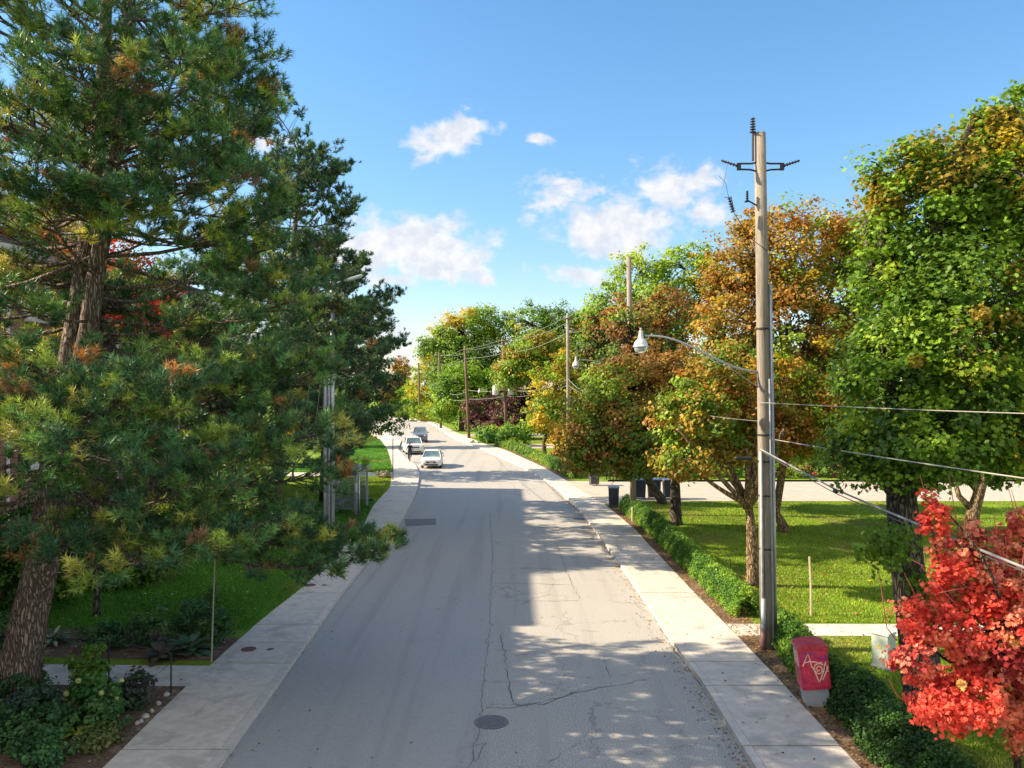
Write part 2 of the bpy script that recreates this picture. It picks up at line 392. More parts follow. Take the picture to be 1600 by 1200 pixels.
def limb(mb, a, b, r0, r1, rg, bend=0.25, n=5, k=6):
    a = Vector(a); b = Vector(b); L = (b-a).length; pts = []; rr = []
    mid = Vector(rg.normal(size=3))*L*bend*0.35
    for i in range(n+1):
        t = i/n; p = a.lerp(b, t)+mid*math.sin(math.pi*t)+Vector((0, 0, L*0.10*math.sin(math.pi*t)*(-1 if bend < 0 else 1)))
        pts.append(p); rr.append(r0+(r1-r0)*t)
    mb.tube(pts, rr, k, cap=True); return pts
def broadleaf(name, label, base_pt, trunk, lobes, n, per, size, crad, pal, top=None, split=0.55, bark=None, tmpl=QUAD, seed=1, group=None, trad=0.2, flat_=0.65, cat='tree', lo=0.5, limbs=True, twig=0.35, mat=None):
    """trunk: list of points above base; lobes: (x,y,z,rx,ry,rz) absolute"""
    rg = np.random.default_rng(seed); b = Vector(base_pt)
    root = thing(name, label, cat, b, group)
    lob = [(l[0]-b.x, l[1]-b.y, l[2]-b.z, l[3], l[4], l[5]) for l in lobes]
    tb = MB(); tp = [Vector((0, 0, -0.05)), Vector((0, 0, 0.25))]+[Vector(p)-b for p in trunk]
    rr = [trad*1.35, trad*1.02]+[trad*(1-0.45*(i+1)/len(trunk)) for i in range(len(trunk))]
    tb.tube(tp, rr, 12, wob=0.10, seed=seed)
    top_pt = tp[-1]; zs = [p.z for p in tp]
    hubs = []
    for l in lob:
        cpt = Vector(l[:3]); best_ = min(tp[2:] or tp, key=lambda q: (q-(cpt-Vector((0, 0, l[5]*0.8)))).length)
        if limbs: limb(tb, best_, cpt, trad*0.5, trad*0.16, rg, n=6, k=7)
        hubs.append(cpt)
    cc = lobe_clumps(rg, lob, n, lo)
    HB = np.array([tuple(h) for h in hubs])
    if limbs:
        for p in cc[:int(n*twig)]:
            j = int(np.argmin(((HB-p)**2).sum(1))); limb(tb, HB[j], p, trad*0.11, trad*0.035, rg, n=3, k=4)
    tb.build('trunk', bark or BARK, root, True)
    zr = (cc[:, 2].min(), cc[:, 2].max())
    crads = crad*(0.45+0.95*rg.random(len(cc)))
    C, N, S, col = cluster_leaves(rg, cc, crads, per, size, pal, top, zr, flat_, cen=np.array([0, 0, np.mean(zr)-0.3*(zr[1]-zr[0])]), split=split)
    me = leaf_mesh('crown', C, N, S, col, tmpl, rg)
    link_mesh('crown', me, mat or LEAF, root)
    return root
def LP(px, py, Y, rx, ry=None, dy=None, doff=0):
    """ellipsoid lobe seen centred at a pixel at distance Y with pixel radii"""
    ry = ry or rx; p = P(px, py, Y+doff); s_ = (Y+doff)/F
    return (p.x, p.y, p.z, rx*s_, (dy if dy else rx*s_*0.9), ry*s_)

def needle_mesh(rg, pos, axis, col, nn, length, width, cone=1.15, shoot=0.16):
    """needle tufts: each needle one slim triangle"""
    n = len(pos); idx = np.repeat(np.arange(n), nn); m = len(idx)
    ax = axis[idx]; r = unit(np.cross(ax, unit(rg.normal(size=(m, 3)))))
    th = (0.15+0.95*rg.random(m)**0.8)*cone
    d = unit(ax*np.cos(th)[:, None]+r*np.sin(th)[:, None])
    s0 = pos[idx]-ax*(shoot*rg.random(m))[:, None]
    Ln = length*(0.7+0.5*rg.random(m))
    sd = unit(np.cross(d, unit(rg.normal(size=(m, 3)))))*width
    V = np.stack([s0-sd, s0+sd, s0+d*Ln[:, None]], 1).reshape(-1, 3)
    c = np.clip(col[idx]*(1+rg.normal(size=(m, 1))*0.22)*np.repeat(.75+.5*rg.random((n, 1)), nn, 0), 0.006, .8)
    return np_mesh('crown', V, np.arange(m*3), np.arange(m)*3, np.full(m, 3), c)
NP = [(.055, .150, .075, 5.2), (.085, .215, .08, 4.8), (.15, .31, .08, 3.0), (.40, .52, .09, 1.8), (.60, .58, .13, 1.0), (.62, .27, .09, 0.3), (.36, .18, .10, 0.3)]
NPS = [(.08, .22, .09, 3), (.14, .30, .08, 3), (.30, .42, .08, 3.5), (.52, .50, .10, 2.6), (.60, .40, .14, 1.0), (.55, .20, .07, 0.8)]  # yellower palette for left boughs, sunlight painted into the needle colour
NPD = [(.042, .11, .06, 5), (.07, .16, .068, 4), (.11, .24, .08, 2.2), (.26, .40, .09, .8), (.48, .22, .08, 0.12)]
def pine(label, base_pt, stems, boughs, pal, seed, nn=26, length=.15, width=.006, side=0.30, name='pine_tree', group='tall pines along the left pavement', tufts_per=5, trad=.4, tsc=1.0, pal_sun=None):
    """stems: list of lists (point, radius); boughs: (origin, tip, width) in world space"""
    rg = np.random.default_rng(seed); b = Vector(base_pt); root = thing(name, label, 'tree', b, group)
    tb = MB()
    for s_ in stems: tb.tube([Vector(p)-b for p, r in s_], [r for p, r in s_], 12, wob=0.12, seed=seed)
    pos = []; axs = []; cols = []
    for (o, t, wd) in boughs:
        o = Vector(o)-b; t = Vector(t)-b; L = (t-o).length
        if L < 0.3: continue
        dirn = (t-o).normalized(); sidev = dirn.cross(Vector((0, 0, 1)))
        sidev = sidev.normalized() if sidev.length > 0.05 else Vector((1, 0, 0)); up = sidev.cross(dirn)
        nseg = 7; pts = []
        sag = -0.10*L; wv_ = rg.normal()*0.06*L
        for i in range(nseg+1):
            s1 = i/nseg; pts.append(o.lerp(t, s1)+up*(sag*math.sin(math.pi*s1))+sidev*wv_*math.sin(math.pi*s1*1.3))
        r0 = 0.014+0.0095*L
        tb.tube(pts, [r0*(1-0.82*i/nseg) for i in range(nseg+1)], 6)
        nb = max(4, int(L/0.38)); s0b = 0.48 if L > 3.2 else 0.25
        for j in range(nb):
            s1 = s0b+(1-s0b)*(j+rg.random())/nb; k = min(nseg-1, int(s1*nseg)); f = s1*nseg-k; p0 = pts[k].lerp(pts[k+1], min(1, f))
            for sg in (-1, 1):
                if rg.random() < 0.12: continue
                ln = wd*(0.5+0.85*rg.random())*(1.2-0.5*abs(s1-0.65))*(1.0 if s1 < .9 else .6)
                dv = (dirn*(0.45+0.5*rg.random())+sidev*sg*(0.55+0.5*rg.random())+up*(rg.random()*0.85-0.10)).normalized()
                e = p0+dv*ln
                tb.tube([p0, p0.lerp(e, .5)-up*0.05*ln, e], [0.012+.004*ln, .010, .006], 4, cap=False)
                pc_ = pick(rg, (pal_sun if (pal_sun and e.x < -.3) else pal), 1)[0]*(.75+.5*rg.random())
                cpt = p0.lerp(e, .72)
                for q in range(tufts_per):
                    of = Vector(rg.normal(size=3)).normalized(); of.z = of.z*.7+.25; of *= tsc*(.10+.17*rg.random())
                    pos.append(tuple(cpt+of+dv*ln*.25*(rg.random()-.3))); axs.append(tuple((of*4+dv*.5+up*.45).normalized())); cols.append(pc_*(.72+2.4*max(0, of.z+.03)/tsc))  # upper tufts coloured brighter, lower ones darker: light and shade painted into the needles
        for q in range(4): pos.append(tuple(t+Vector(rg.normal(size=3))*.08)); axs.append(tuple((dirn+up*.5+Vector(rg.normal(size=3))*.4).normalized())); cols.append(pick(rg, pal, 1)[0])
    tb.build('trunk', BARK_PINE, root, True)
    pos = np.array(pos); axs = np.array(axs)
    col = np.array(cols)*.8+pick(rg, pal, len(pos))*.2
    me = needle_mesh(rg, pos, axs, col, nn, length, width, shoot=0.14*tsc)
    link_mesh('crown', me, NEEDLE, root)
    return root
def rand_boughs(rg, axis_fn, z0, z1, n, rad_fn, az_ok=None, rise=0.12, jag=.66):
    out = []
    for i in range(n):
        z = z0+(z1-z0)*(i+rg.random())/n
        for _ in range(12):
            az = rg.random()*2*math.pi
            if az_ok is None or az_ok(z, az): break
        else: continue
        c = axis_fn(z); r = rad_fn(z, az)*(jag+(1.12-jag)*rg.random())
        t = (c[0]+math.cos(az)*r, c[1]+math.sin(az)*r, z+r*(rise+0.22*rg.normal()*0.6))
        out.append((c, t, 0.22*r+0.35))
    return out
#STRUCT
# ================================================================== ground, road, pavements
rnd = random.Random(7)
def pl(pts): return sorted([(p[1], p[0]) for p in pts])
def at(pl_, y): return float(np.interp(y, [p[0] for p in pl_], [p[1] for p in pl_]))
Z1 = 0.13
LK = pl([(-5.25, -25), G(345, 1200), G(437, 1070), G(530, 936), G(588, 865), G(625, 820), G(642, 790), G(651, 770), G(656, 742), G(649, 728), G(634, 717), G(622, 703), G(627, 690), (-19, 125), (-26, 146), (-36, 165)])
LO = pl([(-7.5, -25), G(160, 1200, Z1), G(275, 1087, Z1), G(400, 975, Z1), G(482, 910, Z1), G(567, 823, Z1), G(583, 790, Z1), G(609, 762, Z1), G(614, 733, Z1), G(608, 710, Z1), G(604, 701, Z1), (-17.5, 110), (-22, 127), (-29, 146), (-40, 165)])
RK = pl([(4.7, -25), G(1175, 1200), G(1097, 1072), G(1053, 1013), G(1028, 973), G(967, 883), G(943, 850), G(907, 800), G(873, 767), G(850, 750), G(817, 731), G(775, 712), G(740, 697), G(712, 687), G(695, 676), G(682, 667), G(668, 660), (-25, 180), (-38, 200)])
RO = pl([(6.7, -25), G(1345, 1200, Z1), G(1197, 1040, Z1), G(1060, 900, Z1), G(990, 825, Z1), G(950, 792, Z1), G(910, 765, Z1), G(850, 730, Z1), G(790, 703, Z1), G(760, 694, Z1), G(730, 683, Z1), G(706, 672, Z1), G(690, 664, Z1), G(672, 657, Z1), (-25, 192), (-38, 212)])
g = MB(); g.poly([(-2500, -600, -.06), (2500, -600, -.06), (2500, 4500, -.06), (-2500, 4500, -.06)]); tag(g.build('ground', LAWN), kind='structure')
def strip(name, fl, fr, y0, y1, z, mat, step=1.0, fz=None):
    m = MB(); n = max(1, int((y1-y0)/step)); vs = []
    for i in range(n+1):
        y = y0+(y1-y0)*i/n; vs += [(fl(y), y, z), (fr(y), y, z)]
    m.add(vs, [[2*i, 2*i+1, 2*i+3, 2*i+2] for i in range(n)])
    return tag(m.build(name, mat), kind='structure')
strip('road', lambda y: at(LK, y)-.02, lambda y: at(RK, y)+.02, -25, 165, 0, ROAD_OLD)
strip('road_bend', lambda y: at(LK, 165)-.02-(y-165)*0.75, lambda y: at(RK, y)+.02, 165, 200, 0, ROAD_OLD)
SE = pl([(-.62, -25), G(738, 1200), G(752, 1090), G(765, 985), G(768, 920), G(770, 870), G(766, 800), G(760, 765), G(752, 745), G(735, 722), G(715, 705)])
seam = lambda y: at(SE, y)+0.012*math.sin(y*1.3)+0.012*math.sin(y*3.7)
strip('resurfaced_lane', lambda y: at(LK, y)+.005, seam, -25, 92, 0.004, ROAD_NEW, 0.35)
strip('lawn_left', lambda y: -260, lambda y: at(LO, y)+.0, -25, 230, 0.118, LAWN)
strip('lawn_right', lambda y: at(RO, y), lambda y: 320, -25, 230, 0.118, LAWN)
def pavement(name, fin, fout, y0, y1, step, joints):
    base_ = MB(); n = int(y1-y0); vs = []
    for i in range(n+1):
        y = y0+i*(y1-y0)/n; vs += [(fin(y), y, .112), (fout(y), y, .112)]
    base_.add(vs, [[2*i, 2*i+1, 2*i+3, 2*i+2] for i in range(n)]); tag(base_.build(name+'_bed', GAP), kind='structure')
    sgn = 1 if fout(20) > fin(20) else -1
    m = MB(); k = MB(); ys = list(joints); y = ys[-1]
    while y < y1: y += step; ys.append(y)
    y = ys[0]
    while y > y0: y -= step; ys.insert(0, y)
    for a, b in zip(ys[:-1], ys[1:]):
        t = 0.93+0.12*rnd.random(); m.cc = (t, t*.995, t*.985); t2 = 0.93+0.12*rnd.random(); k.cc = (t2,)*3
        nn = 3
        for j in range(nn):
            ya = a+.026+(b-a-.052)*j/nn; yb = a+.026+(b-a-.052)*(j+1)/nn
            for (mm, o1, o2) in ((m, None, None), (k, 0, 1)):
                if mm is m:
                    q = [(fin(ya)+sgn*.175, ya), (fout(ya)+sgn*.01*math.sin(ya*9), ya), (fout(yb)+sgn*.01*math.sin(yb*9), yb), (fin(yb)+sgn*.175, yb)]
                else: q = [(fin(ya), ya), (fin(ya)+sgn*.168, ya), (fin(yb)+sgn*.168, yb), (fin(yb), yb)]
                vs = [(x, yy_, .13) for x, yy_ in q]+[(x, yy_, -.04) for x, yy_ in q]
                fs = [[0, 1, 2, 3], [0, 1, 5, 4], [3, 2, 6, 7], [0, 3, 7, 4], [1, 2, 6, 5]]
                mm.add(vs, fs)
    tag(m.build(name, CONC, tint=True), kind='structure'); tag(k.build('kerb_'+name.split('_')[-1], KERB, tint=True), kind='structure')
jl = [F*(H-Z1)/(y-HY) for y in (1169.5, 1035.5, 1002.7, 975, 926)]
pavement('pavement_left', lambda y: at(LK, y), lambda y: at(LO, y), -25, 160, 3.8, jl)
pavement('pavement_right', lambda y: at(RK, y), lambda y: at(RO, y), -25, 195, 3.7, [F*(H-Z1)/(y-HY) for y in (1164, 1070, 1033, 926, 880)])
def sheet(name, pts, z, mat): m = MB(); m.poly([(p[0], p[1], z) for p in pts]); return tag(m.build(name, mat), kind='structure')
# paths and the paved drive across the park
def slabs(name, x0, x1, ya, yb, z, mat, step=1.5, slope=0.0):
    m = MB(); x = x0
    while x < x1:
        t = 0.93+0.1*rnd.random(); m.cc = (t, t, t); xe = min(x1, x+step)
        m.add([(x+.01, ya+slope*(x-x0), z), (xe-.01, ya+slope*(xe-x0), z), (xe-.01, yb+slope*(xe-x0), z), (x+.01, yb+slope*(x-x0), z)], [[0, 1, 2, 3]]); x = xe
    return tag(m.build(name, mat, tint=True), kind='structure')
slabs('park_path', at(RO, 23.5)+.02, 44, 23.05, 24.2, .128, CONC, 1.6, -0.006)
slabs('garden_path', -19, -7.46, 19.2, 20.9, .126, CONC, 1.5, -0.03)
slabs('side_path', -19, at(LO, 65)-.02, 64.2, 67.2, .126, CONC, 2)
sheet('shelter_pad', [(-7.7, 43.0), (-7.75, 45.5), (-8.0, 49.0), (-8.55, 51.2), (-11.5, 51.0), (-11.5, 43)], .126, CONC)
sheet('paved_drive', [(at(RO, 48.5)-.1, 49.0), (8.0, 50.2), (75, 50.2), (75, 60.5), (7, 60.5), (at(RO, 61.5)-.1, 61.0)], .134, PALEP)
k = MB(); k.box((41, 60.65, .17), (68, .18, .14)); tag(k.build('drive_kerb', KERB), kind='structure')
sheet('far_driveway', [(at(RO, 118), 116), (30, 118), (30, 124), (at(RO, 124), 122)], .125, PALEP)
sheet('near_driveway', [(at(RO, 96), 93), (24, 98), (24, 103), (at(RO, 101), 100)], .125, PALEP)
# planting strip beside the right pavement
strip('mulch_strip', lambda y: at(RO, y)+.005, lambda y: at(RO, y)+.75+.12*math.sin(y*2.1), 5, 48.5, .126, SOIL, 0.4)
strip('mulch_verge', lambda y: at(RO, y)+.005, lambda y: at(RO, y)+.8+.12*math.sin(y*2.1), 62, 100, .126, SOIL, 0.6)
sheet('flower_bed', [(-7.38, 13.9), (-7.4, 19.15), (-14, 19.35), (-14.5, 15.6), (-11, 15.1), (-9, 14.3), (-8.2, 13.8)], .127, SOIL)
sheet('rear_flower_bed', [(-7.4, 20.95), (-7.42, 22.8), (-9.5, 23.4), (-14, 24.2), (-16, 21.5)], .127, SOIL)
# cracks and old repairs in the asphalt, as thin strips on the surface
CR = flat('crack_filler', (.15, .148, .145), .9, .1)
def crack(mb, px, w0=.02, z=.0085, jit=.03, seed=0):
    rg = random.Random(seed); pts = [G(*p) for p in px]; dense = []
    for a, b in zip(pts[:-1], pts[1:]):
        n = max(2, int((b-a).length/.18))
        for i in range(n): dense.append(a.lerp(b, i/n)+Vector((rg.gauss(0, jit), rg.gauss(0, jit), 0)))
    dense.append(pts[-1]); vs = []
    for i, p in enumerate(dense):
        t = (dense[min(i+1, len(dense)-1)]-dense[max(i-1, 0)]).normalized(); q = Vector((-t.y, t.x, 0))*w0*.7*(.2+1.2*rg.random())/2
        vs += [(p.x+q.x, p.y+q.y, z), (p.x-q.x, p.y-q.y, z)]
    mb.add(vs, [[2*i, 2*i+1, 2*i+3, 2*i+2] for i in range(len(dense)-1)])
m = MB()
for i, (px, w_) in enumerate([([(783, 990), (787, 1020), (792, 1040), (795, 1072), (800, 1095), (815, 1102)], .03), ([(800, 1024), (830, 1021), (900, 1021)], .02), ([(755, 1105), (800, 1105), (850, 1098), (900, 1083), (960, 1070), (1010, 1062)], .03),
        ([(815, 1103), (870, 1090), (905, 1078)], .025), ([(772, 888), (840, 888), (870, 890)], .03), ([(770, 911), (835, 912), (890, 914)], .03), ([(775, 938), (850, 939), (905, 938)], .025), ([(880, 880), (895, 915), (905, 935)], .025),
        ([(870, 850), (880, 880)], .03), ([(640, 1003), (690, 1001)], .02), ([(945, 1030), (955, 1070)], .02), ([(860, 1190), (880, 1175), (905, 1160), (960, 1148)], .02), ([(735, 1200), (745, 1150), (752, 1095), (765, 985), (767, 930), (770, 870), (765, 800)], .02),
        ([(700, 1175), (760, 1160), (742, 1190)], .015), ([(908, 800), (895, 790), (880, 780), (850, 752)], .08), ([(1096, 1072), (1053, 1013), (1028, 973)], .05), ([(1028, 973), (967, 883), (943, 850)], .04), ([(820, 731), (800, 735), (790, 742)], .05), ([(870, 765), (840, 762), (800, 770)], .03)]):
    crack(m, px, w_, seed=i)
tag(m.build('asphalt_cracks', CR), kind='structure')
m = MB()
for q in ([(632, 811), (681, 810), (681, 820), (634, 822)],):
    m.poly([G(x, y, .008) for x, y in q])
tag(m.build('asphalt_patch', flat('dark_patch', (.20, .20, .205), .9, .2)), kind='structure')
IRON = mnoise('cast_iron', (.17, .15, .155), (.27, .24, .245), 30, .6, .4, .3, bump=.6, bscale=60)
RUST = mnoise('rusty_iron', (.17, .08, .07), (.25, .13, .11), 20, .8, .2, bump=.4)
def manhole(label, p, r, mat, z, parent_ring=True):
    t = thing('manhole_cover', label, 'manhole cover', (p.x, p.y, z), 'round iron covers set in road and pavement')
    m = MB(); m.lathe([(r, 0), (r, .008), (r*.86, .008), (r*.86, .002)], 28); m.build('rim', mat, t)
    m = MB(); m.lathe([(r*.85, .001), (r*.85, .006)], 28)
    for i in range(-4, 5):
        L = math.sqrt(max(0, (r*.75)**2-(i*r*.18)**2)); m.box((i*r*.18, 0, .008), (r*.09, 2*L, .006), M=Matrix.Rotation(.6, 4, 'Z'))
    m.build('lid', mat, t); return t
manhole('large ribbed iron cover in the road on the asphalt seam', G(768, 1128), .36, IRON, .009)
manhole('reddish iron cover on the left pavement beside the garden rail', G(389, 1014, Z1), .20, RUST, .132)
manhole('brown iron cover on the left pavement under the pine bough', G(485, 914, Z1), .20, RUST, .132)
manhole('small dark valve lid next to the reddish cover on the left pavement', G(423, 1014, Z1), .09, IRON, .132)
manhole('small dark valve lid next to the brown cover under the pine bough', G(507, 914, Z1), .09, IRON, .132)
def drain(label, p):
    t = thing('drain_grate', label, 'drain', p, 'drain grates along the right kerb')
    m = MB(); m.box((0, 0, .008), (.66, .66, .012)); m.build('frame', IRON, t)
    m = MB()
    for i in range(6): m.box((-.25+i*.1, 0, .018), (.05, .56, .008))
    m.build('bars', DARKM, t)
drain('dark square drain grate against the right kerb, halfway along', Vector((G(905, 811).x, G(905, 811).y, 0)))

# ================================================================== utility poles and lamps
def bell_lamp(name, label, anchor, reach, rise, group, big=True, dirx=-1, seed=1):
    """curved arm from the pole at 'anchor', sweeping up and out, with a bell head and glass bowl"""
    t = thing(name, label, 'street lamp', anchor, group)
    m = MB(); pts = []
    for i in range(15):
        s_ = i/14; x = reach*s_; z = rise*(0.5-0.5*math.cos(math.pi*min(1, s_*1.02)))
        z += 0.05*math.sin(math.pi*s_)
        pts.append((dirx*x, 0, z))
    m.tube(pts, [.032-.008*i/14 for i in range(15)], 10)
    m.tube([(0, 0, .03), (0, 0, -.42)], .018, 8); m.tube([(0, 0, -.40), (dirx*reach*.2, 0, rise*.02), (dirx*reach*.42, 0, rise*.36)], .011, 6)
    m.build('arm', STEEL, t, True)
    ex, ez = dirx*(reach+.10), rise+.02
    m = MB(); m.lathe([(.02, .12), (.05, .11), (.055, .06), (.062, .0), (.068, -.07), (.10, -.115), (.15, -.165), (.182, -.23), (.19, -.29), (.215, -.30), (.215, -.315), (.17, -.315)], 24, c=(ex, 0, ez)); m.build('head', WHITEM, t, True)
    m = MB(); m.lathe([(.175, -.31), (.18, -.35), (.16, -.42), (.11, -.47), (.02, -.49)], 24, c=(ex, 0, ez)); m.build('glass_bowl', LGLASS, t, True)
    m = MB(); m.lathe([(.035, .11), (.035, .17), (.02, .19)], 12, c=(ex, 0, ez)); m.build('photocell', CONDUIT, t, True)
    return t
def pole_crossarm(mb, z, L, drop=.08):
    mb.box((0, -.22, z), (L, .1, .12))
def util_pole(label, base_pt, height, lean=(0, 0), r=.16, mat=None, steps=True):
    b = Vector(base_pt); t = thing('utility_pole', label, 'utility pole', b, 'wooden utility poles along the right pavement')
    m = MB(); m.tube([(0, 0, -.1), (lean[0]*.33, lean[1]*.33, height*.33), (lean[0]*.66, lean[1]*.66, height*.66), (lean[0], lean[1], height)], [r, r*.94, r*.86, r*.78], 16); m.build('pole', mat or POLEW, t, True)
    return t
# pole 1, nearest
p1 = G(1199, 1012, .12); H1 = 13.6; L1 = -.19
pole1 = util_pole('tall grey wooden pole in the foreground carrying the big curved lamp arm', p1, H1, (L1, 0), .19)
def on1(z): return L1*z/H1
m = MB()                                                      # conduits strapped to the pole
m.tube([(.20, -.06, .0), (.20+on1(3), -.06, 3), (.19+on1(9.6), -.06, 9.6)], .045, 10); m.build('conduit', STEEL, pole1, True)
m = MB(); m.tube([(-.16, -.16, .0), (-.15+on1(5), -.16, 5.2)], .04, 10); m.tube([(-.16, -.16, .0), (-.16, -.16, 1.35)], .06, 10); m.build('conduit', CONDUIT, pole1, True)
m = MB(); m.tube([(.10, -.17, .1), (.10+on1(7), -.16, 7.1)], .03, 8); m.build('conduit', CONDUIT, pole1, True)
m = MB(); m.tube([(-.16, -.16, -.05), (-.16, -.16, .55)], .075, 12); m.build('conduit_boot', flat('maroon_plastic', (.20, .10, .11)), pole1, True)
for z in (1.2, 2.6, 4.0, 4.9, 5.6, 8.4): m = MB(); m.lathe([(.185, 0), (.185, .045)], 16, c=(on1(z), 0, z)); m.build('strap', DARKM, pole1)
def insulator(mb, c, n=5, r=.07, h=.4, tilt=None):
    T = Matrix.Translation(Vector(c)) @ (tilt or Matrix.Identity(4)); prof = [(.018, 0)]
    for i in range(n):
        z = h*(i+.5)/n; prof += [(.022, z-.03), (r*(1-.05*i), z-.012), (r*(1-.05*i), z+.002), (.022, z+.018)]
    prof += [(.018, h)]; mb.lathe(prof, 12, M=T)
xt = on1(H1)
m = MB(); insulator(m, (xt-.20, -.05, H1-.02), 6, .085, .42); m.tube([(xt-.20, -.05, H1-.75), (xt-.20, -.05, H1)], .03, 6); m.build('top_insulator', INSUL, pole1)
m = MB(); za = P(1187, 262, p1.y).z-.12
for sg in (-1, 1):
    x0 = xt+sg*.15; m.tube([(x0-sg*.12, -.05, za+.14), (x0+sg*.1, -.05, za+.10), (x0+sg*.42, -.05, za+.10)], .025, 6); m.tube([(x0-sg*.12, -.05, za-.12), (x0+sg*.12, -.05, za-.06), (x0+sg*.42, -.05, za-.05)], .025, 6)
    m.box((x0+sg*.42, -.05, za+.02), (.10, .06, .19))
m.build('crossarm', DARKM, pole1)
for sg in (-1, 1):
    m = MB(); insulator(m, (xt+sg*.60, -.05, za+.04), 6, .05, .46, Matrix.Rotation(sg*R(72), 4, 'Y')); m.build('arm_insulator', INSUL, pole1)
zc = P(1150, 320, p1.y).z-.12
m = MB(); m.tube([(xt-.05, -.05, zc-.05), (-.50, -.08, zc+.08), (-.62, -.08, zc+.06)], .022, 6); insulator(m, (-.55, -.08, zc+.08), 5, .045, .28)
m.build('cutout_bracket', DARKM, pole1)
m = MB(); insulator(m, (-.92, -.10, zc-.22), 6, .07, .42, Matrix.Rotation(R(-16), 4, 'Y')); m.tube([(-1.15, -.1, zc+.17), (-.98, -.1, zc+.20), (-.90, -.1, zc-.22)], .012, 5); m.build('fuse_cutout', INSUL, pole1)
m = MB(); m.tube([(-1.05, -.1, zc+.2), (-1.12, -.1, zc+.55), (-1.30, -.1, zc+.75)], .006, 4); m.tube([(-.9, -.1, zc-.24), (-.5, -.15, zc-.9), (-.05, -.2, zc-1.25), (.02, -.2, zc-2.4)], .010, 4); m.tube([(-1.06, -.1, za+.1), (-1.2, -.1, za-.55)], .006, 4); m.build('jumper_wire', DARKM, pole1)
bell_lamp('street_lamp', 'large curved arm street lamp with white bell head on the nearest pole', Vector((p1.x+on1(7.4)-.16, p1.y-.03, P(1180, 581, p1.y).z)), 2.98, .95, 'bell shaped street lamps on curved arms')
# farther poles: (foot px, base row, height, lean)
pole2 = util_pole('second grey wooden pole half hidden among the orange maples', (6.55, 44.9, .12), 13.9, (-.25, 0), .17)
pole3 = util_pole('third grey wooden pole rising above the olive green tree', (5.45, 80, .12), 13.8, (-.1, 0), .19)
f4 = G(792, 692); pole4 = util_pole('wooden pole carrying two grey transformer cans', (f4.x, f4.y, .12), 13.0, (-.55, 0), .2, POLEB)
f5 = G(733, 686); pole5 = util_pole('slim brown pole standing behind the transformer pole', (f5.x, f5.y, .12), 12.2, (-.6, 0), .2, POLEB)
f6 = G(689, 670); pole6 = util_pole('brown pole on the grass corner where the road bends', (f6.x, f6.y, .12), 12.7, (-.3, 0), .22, POLEB)
f7 = G(656, 655); pole7 = util_pole('most distant pole beyond the far hedge at the bend', (f7.x, f7.y, .12), 12.2, (-.3, 0), .22, POLEB)
for pp, h in ((pole3, 13.8), (pole4, 13.0), (pole5, 12.2), (pole6, 12.7), (pole7, 12.2)):
    m = MB(); m.box((-.3 if pp in (pole4, pole5) else -.1, -.25, h-.35), (1.3, .1, .12)); m.build('crossarm', POLEB, pp)
for x in (-1.15, .75):
    m = MB(); z0 = P(785, 606, f4.y).z-1.0; m.lathe([(.36, 0), (.40, .05), (.40, 1.2), (.36, 1.3), (.12, 1.36)], 18, c=(x-.25, 0, z0)); m.box((x*.5-.25, 0, z0+.9), (abs(x)*.9, .08, .1)); m.build('transformer', WHITEM, pole4, True)
a2 = P(985, 566, 44.9); bell_lamp('street_lamp', 'small bell street lamp in front of the orange maples on the second pole', Vector((6.3, 44.85, P(985, 567, 44.9).z-.3)), 2.75, .45, 'bell shaped street lamps on curved arms')
bell_lamp('street_lamp', 'distant curved arm lamp reaching left from the transformer pole', Vector((f4.x-.45, f4.y-.1, P(785, 621, f4.y).z)), 2.9, 1.0, 'bell shaped street lamps on curved arms')
bell_lamp('street_lamp', 'faint bell lamp on the pole at the bend corner', Vector((f6.x-.2, f6.y-.1, 7.0)), 2.6, .8, 'bell shaped street lamps on curved arms')
bell_lamp('street_lamp', 'farthest bell lamp reaching right from the most distant pole', Vector((f7.x+.0, f7.y-.1, 7.0)), 2.6, .8, 'bell shaped street lamps on curved arms', dirx=1)

def wire(label, pts, r, mat, sag=.3, name='power_line', group='overhead wires'):
    pts = [Vector(p) for p in pts]; m = MB(); all_ = []
    for a, b in zip(pts[:-1], pts[1:]):
        n = 14; L = (b-a).length
        for i in range(n+(b is pts[-1])):
            s_ = i/n; all_.append(a.lerp(b, s_)-Vector((0, 0, sag*L/30*4*s_*(1-s_))))
    o0 = all_[0]; m.tube([p-o0 for p in all_], r, 6); o = m.build(name, mat); o.location = o0
    return tag(o, label, 'cable', group)
def at1(z, dx=0, dy=0): return (p1.x+on1(z)+dx, p1.y+dy, z)
near = lambda x, y, z: (x, y, z)
wire('highest pale cable running right from the nearest pole', [at1(P(1205, 628, 22.4).z, -.2, -.1), near(7.25, 11.6, 6.63), near(7.7, -12, 7.3)], .0075, CABLEP, .05)
wire('middle pale cable slanting right across the green linden', [at1(P(1222, 684, 22.4).z, .15, -.1), near(7.2, 11.7, 5.72), near(7.6, -12, 6.2)], .011, CABLEP, .06)
wire('thick grey bundled cable slanting down to the red maple', [at1(5.38, -.16, -.15), near(7.12, 18.3, 4.75), near(7.1, 11.55, 4.50), near(7.4, -12, 5.4)], .020, CABLE, .05)
wire('thin dark cable strapped under the bundled cable', [at1(5.30, -.1, -.15), near(7.14, 18.4, 4.66), near(7.16, 11.5, 4.42), near(7.45, -12, 5.3)], .010, CABLEB, .10)
m = MB(); m.tube([(-.30, 0, 0), (-.16, 0, 0)], .012, 8); m.lathe([(.03, -.30), (.06, -.26), (.06, .26), (.03, .30)], 12, M=Matrix.Rotation(R(90), 4, 'Y') @ Matrix.Rotation(0, 4, 'Z')); 
